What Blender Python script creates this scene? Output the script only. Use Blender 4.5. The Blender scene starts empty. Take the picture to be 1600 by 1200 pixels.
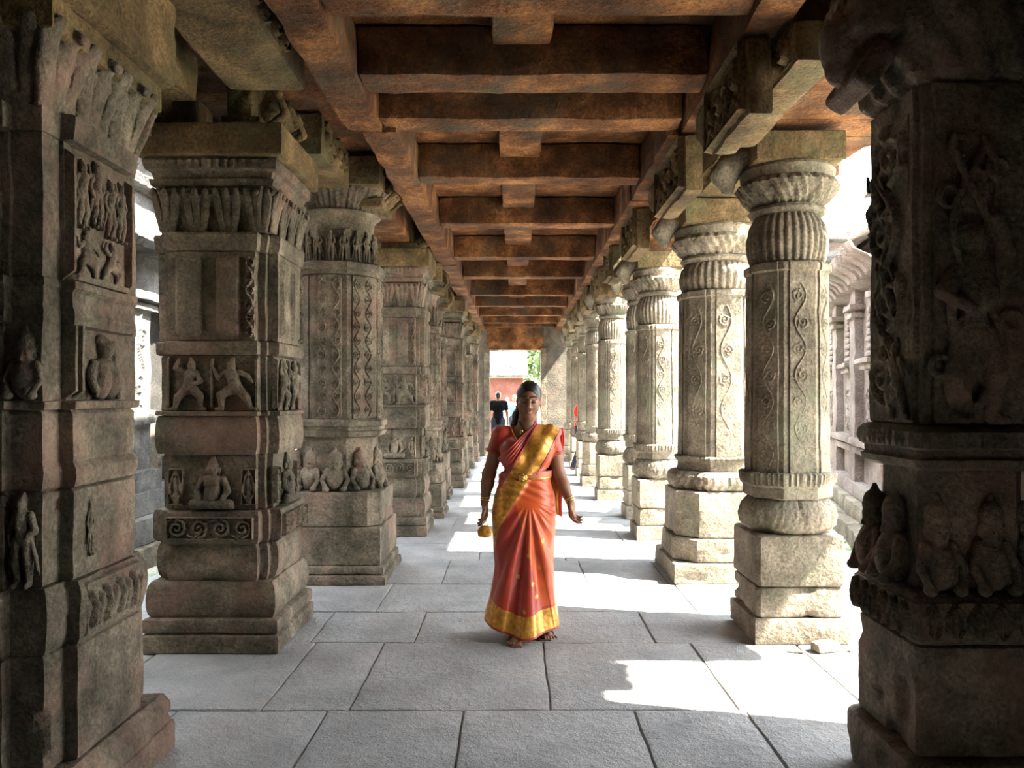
import bpy, bmesh, math, random
import numpy as np
from mathutils import Vector, Matrix
PI = math.pi
scene = bpy.context.scene
C = scene.collection

# ------------------------------------------------------------------ camera, sky, sun, exposure
cam_data = bpy.data.cameras.new('camera')
cam_data.sensor_width = 36.0
cam_data.lens = 28.0
cam_data.shift_x = -5.0 / 1600.0
cam_data.shift_y = 20.0 / 1600.0
cam_data.clip_end = 400
cam = bpy.data.objects.new('camera', cam_data)
C.objects.link(cam)
cam.location = (0, 0, 1.5)
cam.rotation_euler = (PI / 2, 0, 0)
scene.camera = cam

world = bpy.data.worlds.new('sky')
scene.world = world
world.use_nodes = True
wn = world.node_tree.nodes; wl = world.node_tree.links
wn.clear()
w_out = wn.new('ShaderNodeOutputWorld'); w_bg = wn.new('ShaderNodeBackground')
w_tc = wn.new('ShaderNodeTexCoord'); w_sep = wn.new('ShaderNodeSeparateXYZ'); w_ramp = wn.new('ShaderNodeValToRGB')
wl.new(w_tc.outputs['Generated'], w_sep.inputs[0]); wl.new(w_sep.outputs['Z'], w_ramp.inputs[0])
w_ramp.color_ramp.elements[0].position = 0.0; w_ramp.color_ramp.elements[0].color = (1.0, 0.97, 0.93, 1)
w_ramp.color_ramp.elements[1].position = 0.7; w_ramp.color_ramp.elements[1].color = (0.80, 0.90, 1.0, 1)
wl.new(w_ramp.outputs[0], w_bg.inputs[0]); w_bg.inputs[1].default_value = 7.4
wl.new(w_bg.outputs[0], w_out.inputs[0])

SUN_H = Vector((-0.966, 0.259, 0)).normalized()
SUN_E = math.radians(52)
sun_dir = Vector((SUN_H.x * math.cos(SUN_E), SUN_H.y * math.cos(SUN_E), -math.sin(SUN_E)))
sun_data = bpy.data.lights.new('sun', 'SUN')
sun_data.energy = 38.0
sun_data.angle = math.radians(0.8)
sun_data.color = (1.0, 0.93, 0.82)
sun = bpy.data.objects.new('sun', sun_data)
C.objects.link(sun)
sun.rotation_euler = sun_dir.to_track_quat('-Z', 'Y').to_euler()
sun.location = (12, -2, 18)

vs = scene.view_settings
vs.view_transform = 'Standard'; vs.look = 'None'; vs.gamma = 1.0; vs.use_curve_mapping = False
vs.exposure = .88
scene.cycles.max_bounces = 10
scene.cycles.diffuse_bounces = 3
scene.cycles.sample_clamp_indirect = 8.0

# ------------------------------------------------------------------ noise
def _hash(ix, iy, iz, seed):
    n = (ix * 374761393 + iy * 668265263 + iz * 1274126177 + seed * 144665) & 0xffffffff
    n = ((n ^ (n >> 13)) * 1274126177) & 0xffffffff
    n = (n ^ (n >> 16)) & 0xffffff
    return n / float(0xffffff)
def vnoise(P, seed=0):
    i = np.floor(P).astype(np.int64); f = P - i
    f = f * f * (3 - 2 * f)
    r = 0
    for dx in (0, 1):
        wx = f[:, 0] if dx else 1 - f[:, 0]
        for dy in (0, 1):
            wy = f[:, 1] if dy else 1 - f[:, 1]
            for dz in (0, 1):
                wz = f[:, 2] if dz else 1 - f[:, 2]
                r = r + wx * wy * wz * _hash(i[:, 0] + dx, i[:, 1] + dy, i[:, 2] + dz, seed)
    return r * 2 - 1
def fbm(P, seed=0, octv=3):
    a, s, r = 1.0, 1.0, 0
    for o in range(octv):
        r = r + a * vnoise(P * s + 17.3 * o, seed + o); a *= 0.5; s *= 2.1
    return r
def weather(V, amp, scale=5.0, seed=0, chip=0.0):
    """small displacement of worn stone: waviness and sharp chips"""
    P = V * scale
    D = np.stack([fbm(P, seed, 3), fbm(P + 31.7, seed + 7, 3), fbm(P - 12.1, seed + 13, 3) * 0.5], 1) * amp
    V = V + D
    if chip:
        c = np.clip(vnoise(P * 1.7 + 5.5, seed + 21) - 0.45, 0, 1) * chip * 2
        ctr = np.array([V[:, 0].mean(), V[:, 1].mean()])
        d = V[:, :2] - ctr
        L = np.linalg.norm(d, axis=1, keepdims=True) + 1e-6
        V[:, :2] -= d / L * c[:, None]
    return V

# ------------------------------------------------------------------ materials
MATS = {}
def nodemat(name):
    m = bpy.data.materials.new(name); m.use_nodes = True
    nt = m.node_tree; b = nt.nodes['Principled BSDF']
    MATS[name] = m
    return m, nt, b
def stone(name, c1, c2, c3, scale=3.0, bump=0.5, rough=0.9, stain=None, stain_amt=0.5, fine=55.0, speck=0.35):
    m, nt, b = nodemat(name)
    N = nt.nodes.new; L = nt.links.new
    tc = N('ShaderNodeNewGeometry')
    pos = tc.outputs['Position']
    n1 = N('ShaderNodeTexNoise'); n1.inputs['Scale'].default_value = scale; n1.inputs['Detail'].default_value = 7; n1.inputs['Roughness'].default_value = 0.65
    L(pos, n1.inputs['Vector'])
    r1 = N('ShaderNodeValToRGB'); L(n1.outputs[0], r1.inputs[0])
    e = r1.color_ramp.elements
    e[0].position = 0.32; e[0].color = (*c1, 1); e[1].position = 0.68; e[1].color = (*c3, 1)
    k = e.new(0.5); k.color = (*c2, 1)
    n2 = N('ShaderNodeTexNoise'); n2.inputs['Scale'].default_value = fine; n2.inputs['Detail'].default_value = 4; n2.inputs['Roughness'].default_value = 0.7
    L(pos, n2.inputs['Vector'])
    mr = N('ShaderNodeMapRange'); mr.inputs[1].default_value = 0.35; mr.inputs[2].default_value = 0.65
    mr.inputs[3].default_value = 1 - speck; mr.inputs[4].default_value = 1 + speck
    L(n2.outputs[0], mr.inputs[0])
    mx = N('ShaderNodeVectorMath'); mx.operation = 'SCALE'; L(r1.outputs[0], mx.inputs[0]); L(mr.outputs[0], mx.inputs['Scale'])
    col = mx.outputs[0]
    if stain:
        n3 = N('ShaderNodeTexNoise'); n3.inputs['Scale'].default_value = scale * 0.7; n3.inputs['Detail'].default_value = 6; n3.inputs['Roughness'].default_value = 0.7
        ad = N('ShaderNodeVectorMath'); ad.operation = 'ADD'; ad.inputs[1].default_value = (13.7, 4.1, 9.2); L(pos, ad.inputs[0]); L(ad.outputs[0], n3.inputs['Vector'])
        r3 = N('ShaderNodeMapRange'); r3.inputs[1].default_value = 0.5; r3.inputs[2].default_value = 0.66; r3.inputs[3].default_value = 0; r3.inputs[4].default_value = stain_amt
        L(n3.outputs[0], r3.inputs[0])
        mm = N('ShaderNodeMix'); mm.data_type = 'RGBA'; L(r3.outputs[0], mm.inputs['Factor']); L(col, mm.inputs['A']); mm.inputs['B'].default_value = (*stain, 1)
        col = mm.outputs['Result']
    L(col, b.inputs['Base Color'])
    b.inputs['Roughness'].default_value = rough
    b.inputs['Specular IOR Level'].default_value = 0.25
    # bump: broad wear, pits, grit
    v = N('ShaderNodeTexVoronoi'); v.inputs['Scale'].default_value = 26; L(pos, v.inputs['Vector'])
    a1 = N('ShaderNodeMath'); a1.operation = 'MULTIPLY_ADD'; L(n1.outputs[0], a1.inputs[0]); a1.inputs[1].default_value = 1.6; L(n2.outputs[0], a1.inputs[2])
    a2 = N('ShaderNodeMath'); a2.operation = 'MULTIPLY_ADD'; L(v.outputs['Distance'], a2.inputs[0]); a2.inputs[1].default_value = 0.5; L(a1.outputs[0], a2.inputs[2])
    bp = N('ShaderNodeBump'); bp.inputs['Strength'].default_value = bump; bp.inputs['Distance'].default_value = 0.032
    L(a2.outputs[0], bp.inputs['Height']); L(bp.outputs[0], b.inputs['Normal'])
    return m
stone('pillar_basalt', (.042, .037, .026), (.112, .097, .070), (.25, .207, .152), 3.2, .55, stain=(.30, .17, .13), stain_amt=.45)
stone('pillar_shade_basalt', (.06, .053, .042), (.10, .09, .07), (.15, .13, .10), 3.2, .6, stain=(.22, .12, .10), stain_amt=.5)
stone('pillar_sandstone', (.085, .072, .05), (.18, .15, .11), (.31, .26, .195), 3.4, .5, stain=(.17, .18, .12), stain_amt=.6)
stone('beam_stone', (.026, .010, .0035), (.115, .044, .013), (.35, .155, .055), 2.6, .7, stain=(.07, .055, .035), stain_amt=.85)
stone('lintel_stone', (.05, .035, .015), (.12, .080, .036), (.25, .165, .08), 3.0, .6, stain=(.10, .105, .05), stain_amt=.7)
stone('flagstone', (.29, .29, .287), (.39, .386, .378), (.50, .49, .475), 1.8, .8, .75, stain=(.33, .27, .22), stain_amt=.35, fine=90, speck=.15)
stone('joint_dirt', (.10, .09, .075), (.17, .15, .125), (.28, .25, .20), 4, .5)
stone('white_stone', (.03, .028, .025), (.085, .082, .076), (.16, .157, .15), 2.2, .5, stain=(.20, .19, .17), stain_amt=.6)
stone('rose_stone', (.09, .07, .06), (.19, .15, .13), (.30, .25, .225), 1.6, .5, stain=(.16, .15, .10), stain_amt=.75)
stone('opening_shade', (.02, .02, .018), (.03, .028, .025), (.05, .045, .04), 3, .3)  # near-black colour that stands in for shade inside openings
stone('brick_wall', (.07, .026, .02), (.10, .04, .03), (.13, .058, .045), 2.5, .3)
stone('courtyard_ground', (.34, .31, .26), (.50, .46, .39), (.62, .58, .50), 1.5, .6, stain=(.12, .22, .05), stain_amt=.85)

def plain(name, col, rough=.6, metal=0.0, sheen=0.0, var=0.12, scale=30, bump=.0, coat=0):
    m, nt, b = nodemat(name)
    N = nt.nodes.new; L = nt.links.new
    g = N('ShaderNodeTexCoord')
    n = N('ShaderNodeTexNoise'); n.inputs['Scale'].default_value = scale; n.inputs['Detail'].default_value = 4
    L(g.outputs['Object'], n.inputs['Vector'])
    mr = N('ShaderNodeMapRange'); mr.inputs[1].default_value = .3; mr.inputs[2].default_value = .7
    mr.inputs[3].default_value = 1 - var; mr.inputs[4].default_value = 1 + var; L(n.outputs[0], mr.inputs[0])
    s = N('ShaderNodeVectorMath'); s.operation = 'SCALE'; s.inputs[0].default_value = col; L(mr.outputs[0], s.inputs['Scale'])
    L(s.outputs[0], b.inputs['Base Color'])
    b.inputs['Roughness'].default_value = rough; b.inputs['Metallic'].default_value = metal
    b.inputs['Sheen Weight'].default_value = sheen
    if 'cotton' in name or 'denim' in name: b.inputs['Specular IOR Level'].default_value = .05
    if bump:
        bp = N('ShaderNodeBump'); bp.inputs['Strength'].default_value = bump; bp.inputs['Distance'].default_value = .003
        L(n.outputs[0], bp.inputs['Height']); L(bp.outputs[0], b.inputs['Normal'])
    return m
plain('skin', (.20, .088, .046), .5, var=.05)
plain('lips', (.26, .08, .06), .45)
plain('hair', (.012, .010, .009), .38, scale=80, var=.4)
plain('red_silk', (.36, .022, .006), .42, sheen=.3, var=.18, scale=14, bump=.3)
plain('lit_orange_silk', (.52, .075, .010), .36, sheen=.3, var=.22, scale=9, bump=.2)  # brighter silk tone for the side of the sari facing the light
plain('gold_zari', (.55, .26, .04), .34, metal=.35, var=.4, scale=42, bump=.6)
plain('gold', (.80, .52, .14), .25, metal=.9)
plain('belt_red', (.48, .12, .07), .5)
plain('pearl_white', (.8, .78, .72), .3)
plain('sandal_leather', (.12, .05, .03), .6)
plain('black_cotton', (.005, .005, .006), .85)
plain('dark_denim', (.03, .035, .05), .85)
plain('blue_cotton', (.12, .22, .42), .85)
plain('white_cotton', (.75, .75, .74), .85)
plain('scarlet_cotton', (.70, .03, .02), .7)
plain('bindi_red', (.45, .02, .02), .5)
plain('foliage', (.07, .12, .035), .7, var=.5, scale=6)
plain('grass_green', (.18, .30, .06), .8, var=.4, scale=9)
plain('bark', (.12, .08, .05), .9)
plain('roof_tile', (.42, .20, .13), .8, var=.3)
plain('eye_white', (.6, .56, .5), .3)
plain('brow_dark', (.03, .02, .015), .8)

# ------------------------------------------------------------------ object helpers
def setp(o, label=None, cat=None, group=None, kind=None):
    if label: o['label'] = label
    if cat: o['category'] = cat
    if group: o['group'] = group
    if kind: o['kind'] = kind
    return o
def empty(name, loc, rz=0.0, label=None, cat=None, group=None, kind=None, scale=None):
    o = bpy.data.objects.new(name, None); C.objects.link(o)
    o.location = loc; o.rotation_euler = (0, 0, rz)
    if scale: o.scale = scale
    return setp(o, label, cat, group, kind)
def link(name, me, parent=None):
    o = bpy.data.objects.new(name, me); C.objects.link(o)
    if parent: o.parent = parent
    return o
def mesh_np(name, V, F, mat, parent=None, sharp=35, midx=None):
    """V (n,3), F list/array of quads or tris; mat name or list of names"""
    me = bpy.data.meshes.new(name)
    F = F.tolist() if isinstance(F, np.ndarray) else F
    me.from_pydata(np.asarray(V, float).tolist(), [], F)
    ms = [mat] if isinstance(mat, str) else mat
    for m in ms: me.materials.append(MATS[m])
    if midx is not None: me.polygons.foreach_set('material_index', np.asarray(midx, np.int32))
    me.polygons.foreach_set('use_smooth', np.ones(len(me.polygons), bool))
    if sharp is not None:
        me.set_sharp_from_angle(angle=math.radians(sharp))
    me.update()
    return link(name, me, parent)
def copy_tree(o, parent=None):
    c = o.copy(); C.objects.link(c); c.parent = parent
    for ch in [x for x in C.objects if x.parent == o]:
        copy_tree(ch, c)
    return c
def copy_thing(o, loc, scale=None, rz=None, label=None, group=None):
    c = copy_tree(o); c.location = loc
    if scale is not None: c.scale = scale
    if rz is not None: c.rotation_euler = (0, 0, rz)
    if label: c['label'] = label
    if group: c['group'] = group
    return c

# ------------------------------------------------------------------ lofts with a polar plan
def poly_radius(poly, th):
    """radius of a star-shaped polygon at angles th"""
    P = np.array(poly); Q = np.roll(P, -1, 0)
    d = np.stack([np.cos(th), np.sin(th)], 1)
    R = np.zeros(len(th))
    for a, b in zip(P, Q):
        e = b - a
        den = d[:, 0] * e[1] - d[:, 1] * e[0]
        den = np.where(abs(den) < 1e-9, 1e-9, den)
        t = (a[0] * e[1] - a[1] * e[0]) / den
        u = (a[0] * d[:, 1] - a[1] * d[:, 0]) / den
        ok = (t > 0) & (u >= -1e-6) & (u <= 1 + 1e-6)
        R = np.where(ok & (t > R), t, R)
    return R
def sym8(pts):
    """quadrant points (x,y) for angles 0..90 mirrored round to a full polygon"""
    out = []
    for q in range(4):
        c, s = [(1, 0), (0, 1), (-1, 0), (0, -1)][q]
        out += [(c * x - s * y, s * x + c * y) for x, y in pts]
    return out
def plan_plus(H, c, w):
    e = .002
    return sym8([(H, 0), (H, w), (c, w + e), (c, c), (w + e, c), (w, H)])
def plan_square(H): return sym8([(H, 0), (H, H)])
def plan_oct(a, proj=.012, f=.62, rot=True):
    out = []
    t = math.tan(PI / 8) * a
    for k in range(8):
        ph = k * PI / 4
        for (u, r) in ((-t, a), (-t * f, a), (-t * f * .985, a + proj), (t * f * .985, a + proj), (t * f, a), (t, a)):
            out.append((r * math.cos(ph) - u * math.sin(ph), r * math.sin(ph) + u * math.cos(ph)))
    return out
def plan_cham(H, c):
    """square with cut corners"""
    return sym8([(H, 0), (H, H - c), (H - c, H)])
def plan_circ(r): return [(r * math.cos(2 * PI * k / 64), r * math.sin(2 * PI * k / 64)) for k in range(64)]
def loft(name, plan, prof, mat, parent=None, dz=.02, nth=112, amp=.004, chip=.01, seed=0, mod=None, plan2=None, sharp=32, nscale=6.0):
    """prof: list of (z, offset[, blend]) offset in metres added to the plan radius; blend 0..1 towards plan2"""
    P = np.array(plan)
    cors = np.arctan2(P[:, 1], P[:, 0]) % (2 * PI)
    if plan2 is not None: cors = np.concatenate([cors, np.arctan2(np.array(plan2)[:, 1], np.array(plan2)[:, 0]) % (2 * PI)]) if len(plan2) < 60 else cors
    th = np.unique(np.round(np.concatenate([np.arange(nth) * 2 * PI / nth, cors]), 5))
    keep = [0]
    for i in range(1, len(th)):
        if th[i] - th[keep[-1]] > 3e-4: keep.append(i)
    th = th[keep]
    R1 = poly_radius(plan, th)
    R2 = poly_radius(plan2, th) if plan2 is not None else R1
    zs, offs, bl = [], [], []
    for i, p in enumerate(prof):
        b = p[2] if len(p) > 2 else 0.0
        if i:
            q = prof[i - 1]; qb = q[2] if len(q) > 2 else 0.0
            n = max(1, int(abs(p[0] - q[0]) / dz))
            for k in range(1, n + 1):
                t = k / n
                zs.append(q[0] + (p[0] - q[0]) * t); offs.append(q[1] + (p[1] - q[1]) * t); bl.append(qb + (b - qb) * t)
        else:
            zs.append(p[0]); offs.append(p[1]); bl.append(b)
    zs = np.array(zs); offs = np.array(offs); bl = np.array(bl)
    n, m = len(zs), len(th)
    TH, Z = np.meshgrid(th, zs)
    R = R1[None] * (1 - bl[:, None]) + R2[None] * bl[:, None] + offs[:, None]
    if mod is not None: R = R + mod(TH, Z)
    V = np.stack([R * np.cos(TH), R * np.sin(TH), Z], 2).reshape(-1, 3)
    V = weather(V, amp, nscale, seed, chip)
    I = np.arange(n * m).reshape(n, m)
    a = I[:-1]; b = I[1:]
    F = np.stack([a, np.roll(a, -1, 1), np.roll(b, -1, 1), b], 2).reshape(-1, 4).tolist()
    V = np.vstack([V, [0, 0, zs[0]], [0, 0, zs[-1]]])
    c0, c1 = n * m, n * m + 1
    for k in range(m):
        k2 = (k + 1) % m
        F.append([c0, int(I[0, k2]), int(I[0, k])]); F.append([c1, int(I[-1, k]), int(I[-1, k2])])
    return mesh_np(name, V, F, mat, parent, sharp)
def blk(z0, z1, off=0, r=.012):
    """rounded block between two joints"""
    return [(z0, off - r * 1.3), (z0 + r * .5, off - r * .2), (z0 + r * 1.4, off), (z1 - r * 1.4, off), (z1 - r * .5, off - r * .2), (z1, off - r * 1.3)]
def pillow(z0, z1, off=0, b=.03):
    n = 9
    return [(z0 + (z1 - z0) * k / n, off - b + b * math.sin(PI * k / n) ** .55) for k in range(n + 1)]

# ------------------------------------------------------------------ worn box
def rough_box(name, lo, hi, mat, parent=None, cell=.06, r=.012, amp=.005, seed=0, rot=None, at=None, nscale=5.0, chip=0, relief=None, taper=None, sharp=35):
    lo = np.array(lo, float); hi = np.array(hi, float)
    n = np.maximum(2, np.minimum(120, np.ceil((hi - lo) / cell).astype(int)))
    V, F = [], []
    base = 0
    for ax in range(3):
        u, v = (ax + 1) % 3, (ax + 2) % 3
        for sgn in (0, 1):
            gu = np.linspace(0, 1, n[u] + 1); gv = np.linspace(0, 1, n[v] + 1)
            U, W = np.meshgrid(gu, gv, indexing='ij')
            P = np.zeros(U.shape + (3,)); P[..., u] = U; P[..., v] = W; P[..., ax] = sgn
            V.append(P.reshape(-1, 3))
            I = np.arange(U.size).reshape(U.shape) + base; base += U.size
            q = np.stack([I[:-1, :-1], I[1:, :-1], I[1:, 1:], I[:-1, 1:]], 2).reshape(-1, 4)
            F.append(q if sgn else q[:, ::-1])
    V = np.vstack(V); F = np.vstack(F)
    key = np.round(V * 1e5).astype(np.int64)
    _, idx, inv = np.unique(key, axis=0, return_index=True, return_inverse=True)
    V = V[idx]; F = inv.reshape(-1)[F]
    V = lo + V * (hi - lo)
    r = min(r, float((hi - lo).min()) * .45)
    inner = np.clip(V, lo + r, hi - r)
    d = V - inner; L = np.linalg.norm(d, axis=1, keepdims=True) + 1e-9
    V = np.where(L > 1e-6, inner + d / L * np.minimum(L, r), V)
    if taper: V = taper(V)
    off = np.array([seed * 1.37, seed * .71, 0])
    V = weather(V + off, amp, nscale, seed, chip) - off
    if relief is not None: V = relief(V, lo, hi)
    if rot is not None: V = V @ np.array(rot.to_3x3()).T
    if at is not None: V = V + np.array(at)
    return mesh_np(name, V, F, mat, parent, sharp)

# ------------------------------------------------------------------ carved relief panels (height over a grid)
def spiral(cx, cy, r0, turns, dirn=1, a0=0, n=26, shrink=.12):
    t = np.linspace(0, 1, n)
    r = r0 * (1 - t * (1 - shrink)); a = a0 + dirn * turns * 2 * PI * t
    return np.stack([cx + r * np.cos(a), cy + r * np.sin(a)], 1)
def raster(U, W, curves):
    Hh = np.zeros(U.shape)
    for pts, rad, hgt in curves:
        pts = np.asarray(pts)
        lo = pts.min(0) - rad; hi = pts.max(0) + rad
        sel = (U > lo[0]) & (U < hi[0]) & (W > lo[1]) & (W < hi[1])
        if not sel.any(): continue
        u = U[sel]; w = W[sel]; best = np.full(u.shape, 9.0)
        for a, b in zip(pts[:-1], pts[1:]):
            e = b - a; ee = (e * e).sum() + 1e-12
            t = np.clip(((u - a[0]) * e[0] + (w - a[1]) * e[1]) / ee, 0, 1)
            best = np.minimum(best, np.hypot(u - a[0] - t * e[0], w - a[1] - t * e[1]))
        h = hgt * np.sqrt(np.clip(1 - (best / rad) ** 2, 0, 1))
        Hh[sel] = np.maximum(Hh[sel], h)
    return Hh
def vine_curves(w, h, seed=0, step=None):
    """a climbing stem with alternating scrolls and leaves"""
    rnd = random.Random(seed); cur = []
    step = (step or w * 1.0) * 1.15
    n = max(2, int(h / step)); step = h / n
    z = np.linspace(0, h, n * 14)
    cur.append((np.stack([w * .5 + w * .30 * np.sin(z / step * PI), z], 1), w * .055, 1.0))
    for k in range(n):
        s = 1 if k % 2 else -1
        cx = w * .5 + s * w * .10; cy = step * (k + .5)
        cur.append((spiral(cx, cy, w * .33, 1.5, s, -PI / 2, 26), w * .05, .9))
        for j in range(6):
            a = rnd.uniform(0, 2 * PI)
            p = (cx + math.cos(a) * w * .24, cy + math.sin(a) * w * .24)
            q = (p[0] + math.cos(a + s) * w * .15, p[1] + math.sin(a + s) * w * .15)
            cur.append(([p, q], w * .06, .8))
    return cur
def scroll_curves(w, h, n):
    cur = []
    st = w / n
    for k in range(n):
        s = 1 if k % 2 else -1
        cur.append((spiral(st * (k + .5), h * .5, min(st, h) * .42, 1.7, s, -s * PI / 2, 34), h * .065, 1.0))
        cur.append(([(st * k, h * (.2 if s > 0 else .8)), (st * (k + .3), h * (.08 if s > 0 else .92)), (st * (k + .9), h * .5)], h * .05, .8))
    return cur
def leaf_curves(w, h, n):
    """upright pointed leaves side by side"""
    cur = []; st = w / n
    for k in range(n):
        cx = st * (k + .5)
        for s in (-1, 1):
            t = np.linspace(0, 1, 9)
            cur.append((np.stack([cx + s * st * .42 * np.sin(t * PI) ** .8 * (1 - t * .3), h * (.06 + .86 * t)], 1), st * .07, 1.0))
        cur.append(([(cx, h * .12), (cx, h * .75)], st * .10, .75))
    return cur
def figure_curves(w, h, pose=0):
    """a low relief human figure drawn as strokes"""
    c = w * .5
    if pose == 0:
        S = [([(c, h * .82), (c, h * .84)], .13, 1), ([(c, h * .7), (c + w * .03, h * .45)], .17, .9), ([(c + w * .02, h * .45), (c - w * .12, h * .25), (c - w * .05, h * .04)], .09, .8),
             ([(c + w * .06, h * .45), (c + w * .16, h * .25), (c + w * .12, h * .04)], .09, .8), ([(c - w * .12, h * .7), (c - w * .3, h * .55), (c - w * .22, h * .8)], .06, .7), ([(c + w * .12, h * .7), (c + w * .3, h * .6), (c + w * .2, h * .4)], .06, .7)]
    else:
        S = [([(c, h * .8), (c, h * .84)], .14, 1), ([(c, h * .62), (c, h * .36)], .22, .9), ([(c - w * .1, h * .3), (c - w * .36, h * .2), (c, h * .1)], .11, .9), ([(c + w * .1, h * .3), (c + w * .36, h * .2), (c, h * .1)], .11, .9),
             ([(c - w * .2, h * .6), (c - w * .34, h * .35)], .07, .8), ([(c + w * .2, h * .6), (c + w * .34, h * .35)], .07, .8)]
    return [(np.array(p), r * w, k) for p, r, k in S]
def panel(name, org, u, nrm, w, h, curves, mat, parent, depth=.014, res=.006, amp=.0015, frame=0.0, seed=0, base=.0, bend=None):
    """relief set on a face: org = lower corner, u = unit vector along the width, nrm = outward"""
    org = np.array(org, float); u = np.array(u, float); nrm = np.array(nrm, float)
    nu = max(6, int(w / res)); nw = max(6, int(h / res))
    gu = np.linspace(0, w, nu + 1); gw = np.linspace(0, h, nw + 1)
    U, W = np.meshgrid(gu, gw, indexing='ij')
    H = raster(U, W, curves) * depth
    H += fbm(np.stack([U.ravel() * 22, W.ravel() * 22, np.full(U.size, seed * 3.1)], 1), seed).reshape(U.shape) * amp
    if frame:
        e = np.minimum(np.minimum(U, w - U), np.minimum(W, h - W))
        H = np.where(e < frame, np.maximum(H, depth), H)
    H += base
    edge = (U < 1e-6) | (U > w - 1e-6) | (W < 1e-6) | (W > h - 1e-6)
    H = np.where(edge, -.012, H)
    P = org + U[..., None] * u + W[..., None] * np.array([0, 0, 1.0]) + H[..., None] * nrm
    if bend is not None: P = bend(P, U, W, H)
    I = np.arange(U.size).reshape(U.shape)
    F = np.stack([I[:-1, :-1], I[1:, :-1], I[1:, 1:], I[:-1, 1:]], 2).reshape(-1, 4)
    V = P.reshape(-1, 3)
    nn = np.cross(u, [0, 0, 1.0])
    if np.dot(nn, nrm) < 0: F = F[:, ::-1]
    # close the back so the carving is a slab with its own thickness
    bk = org + np.array([[0, 0, 0]]) - nrm * .012
    return mesh_np(name, V, F, mat, parent, 50)

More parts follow.
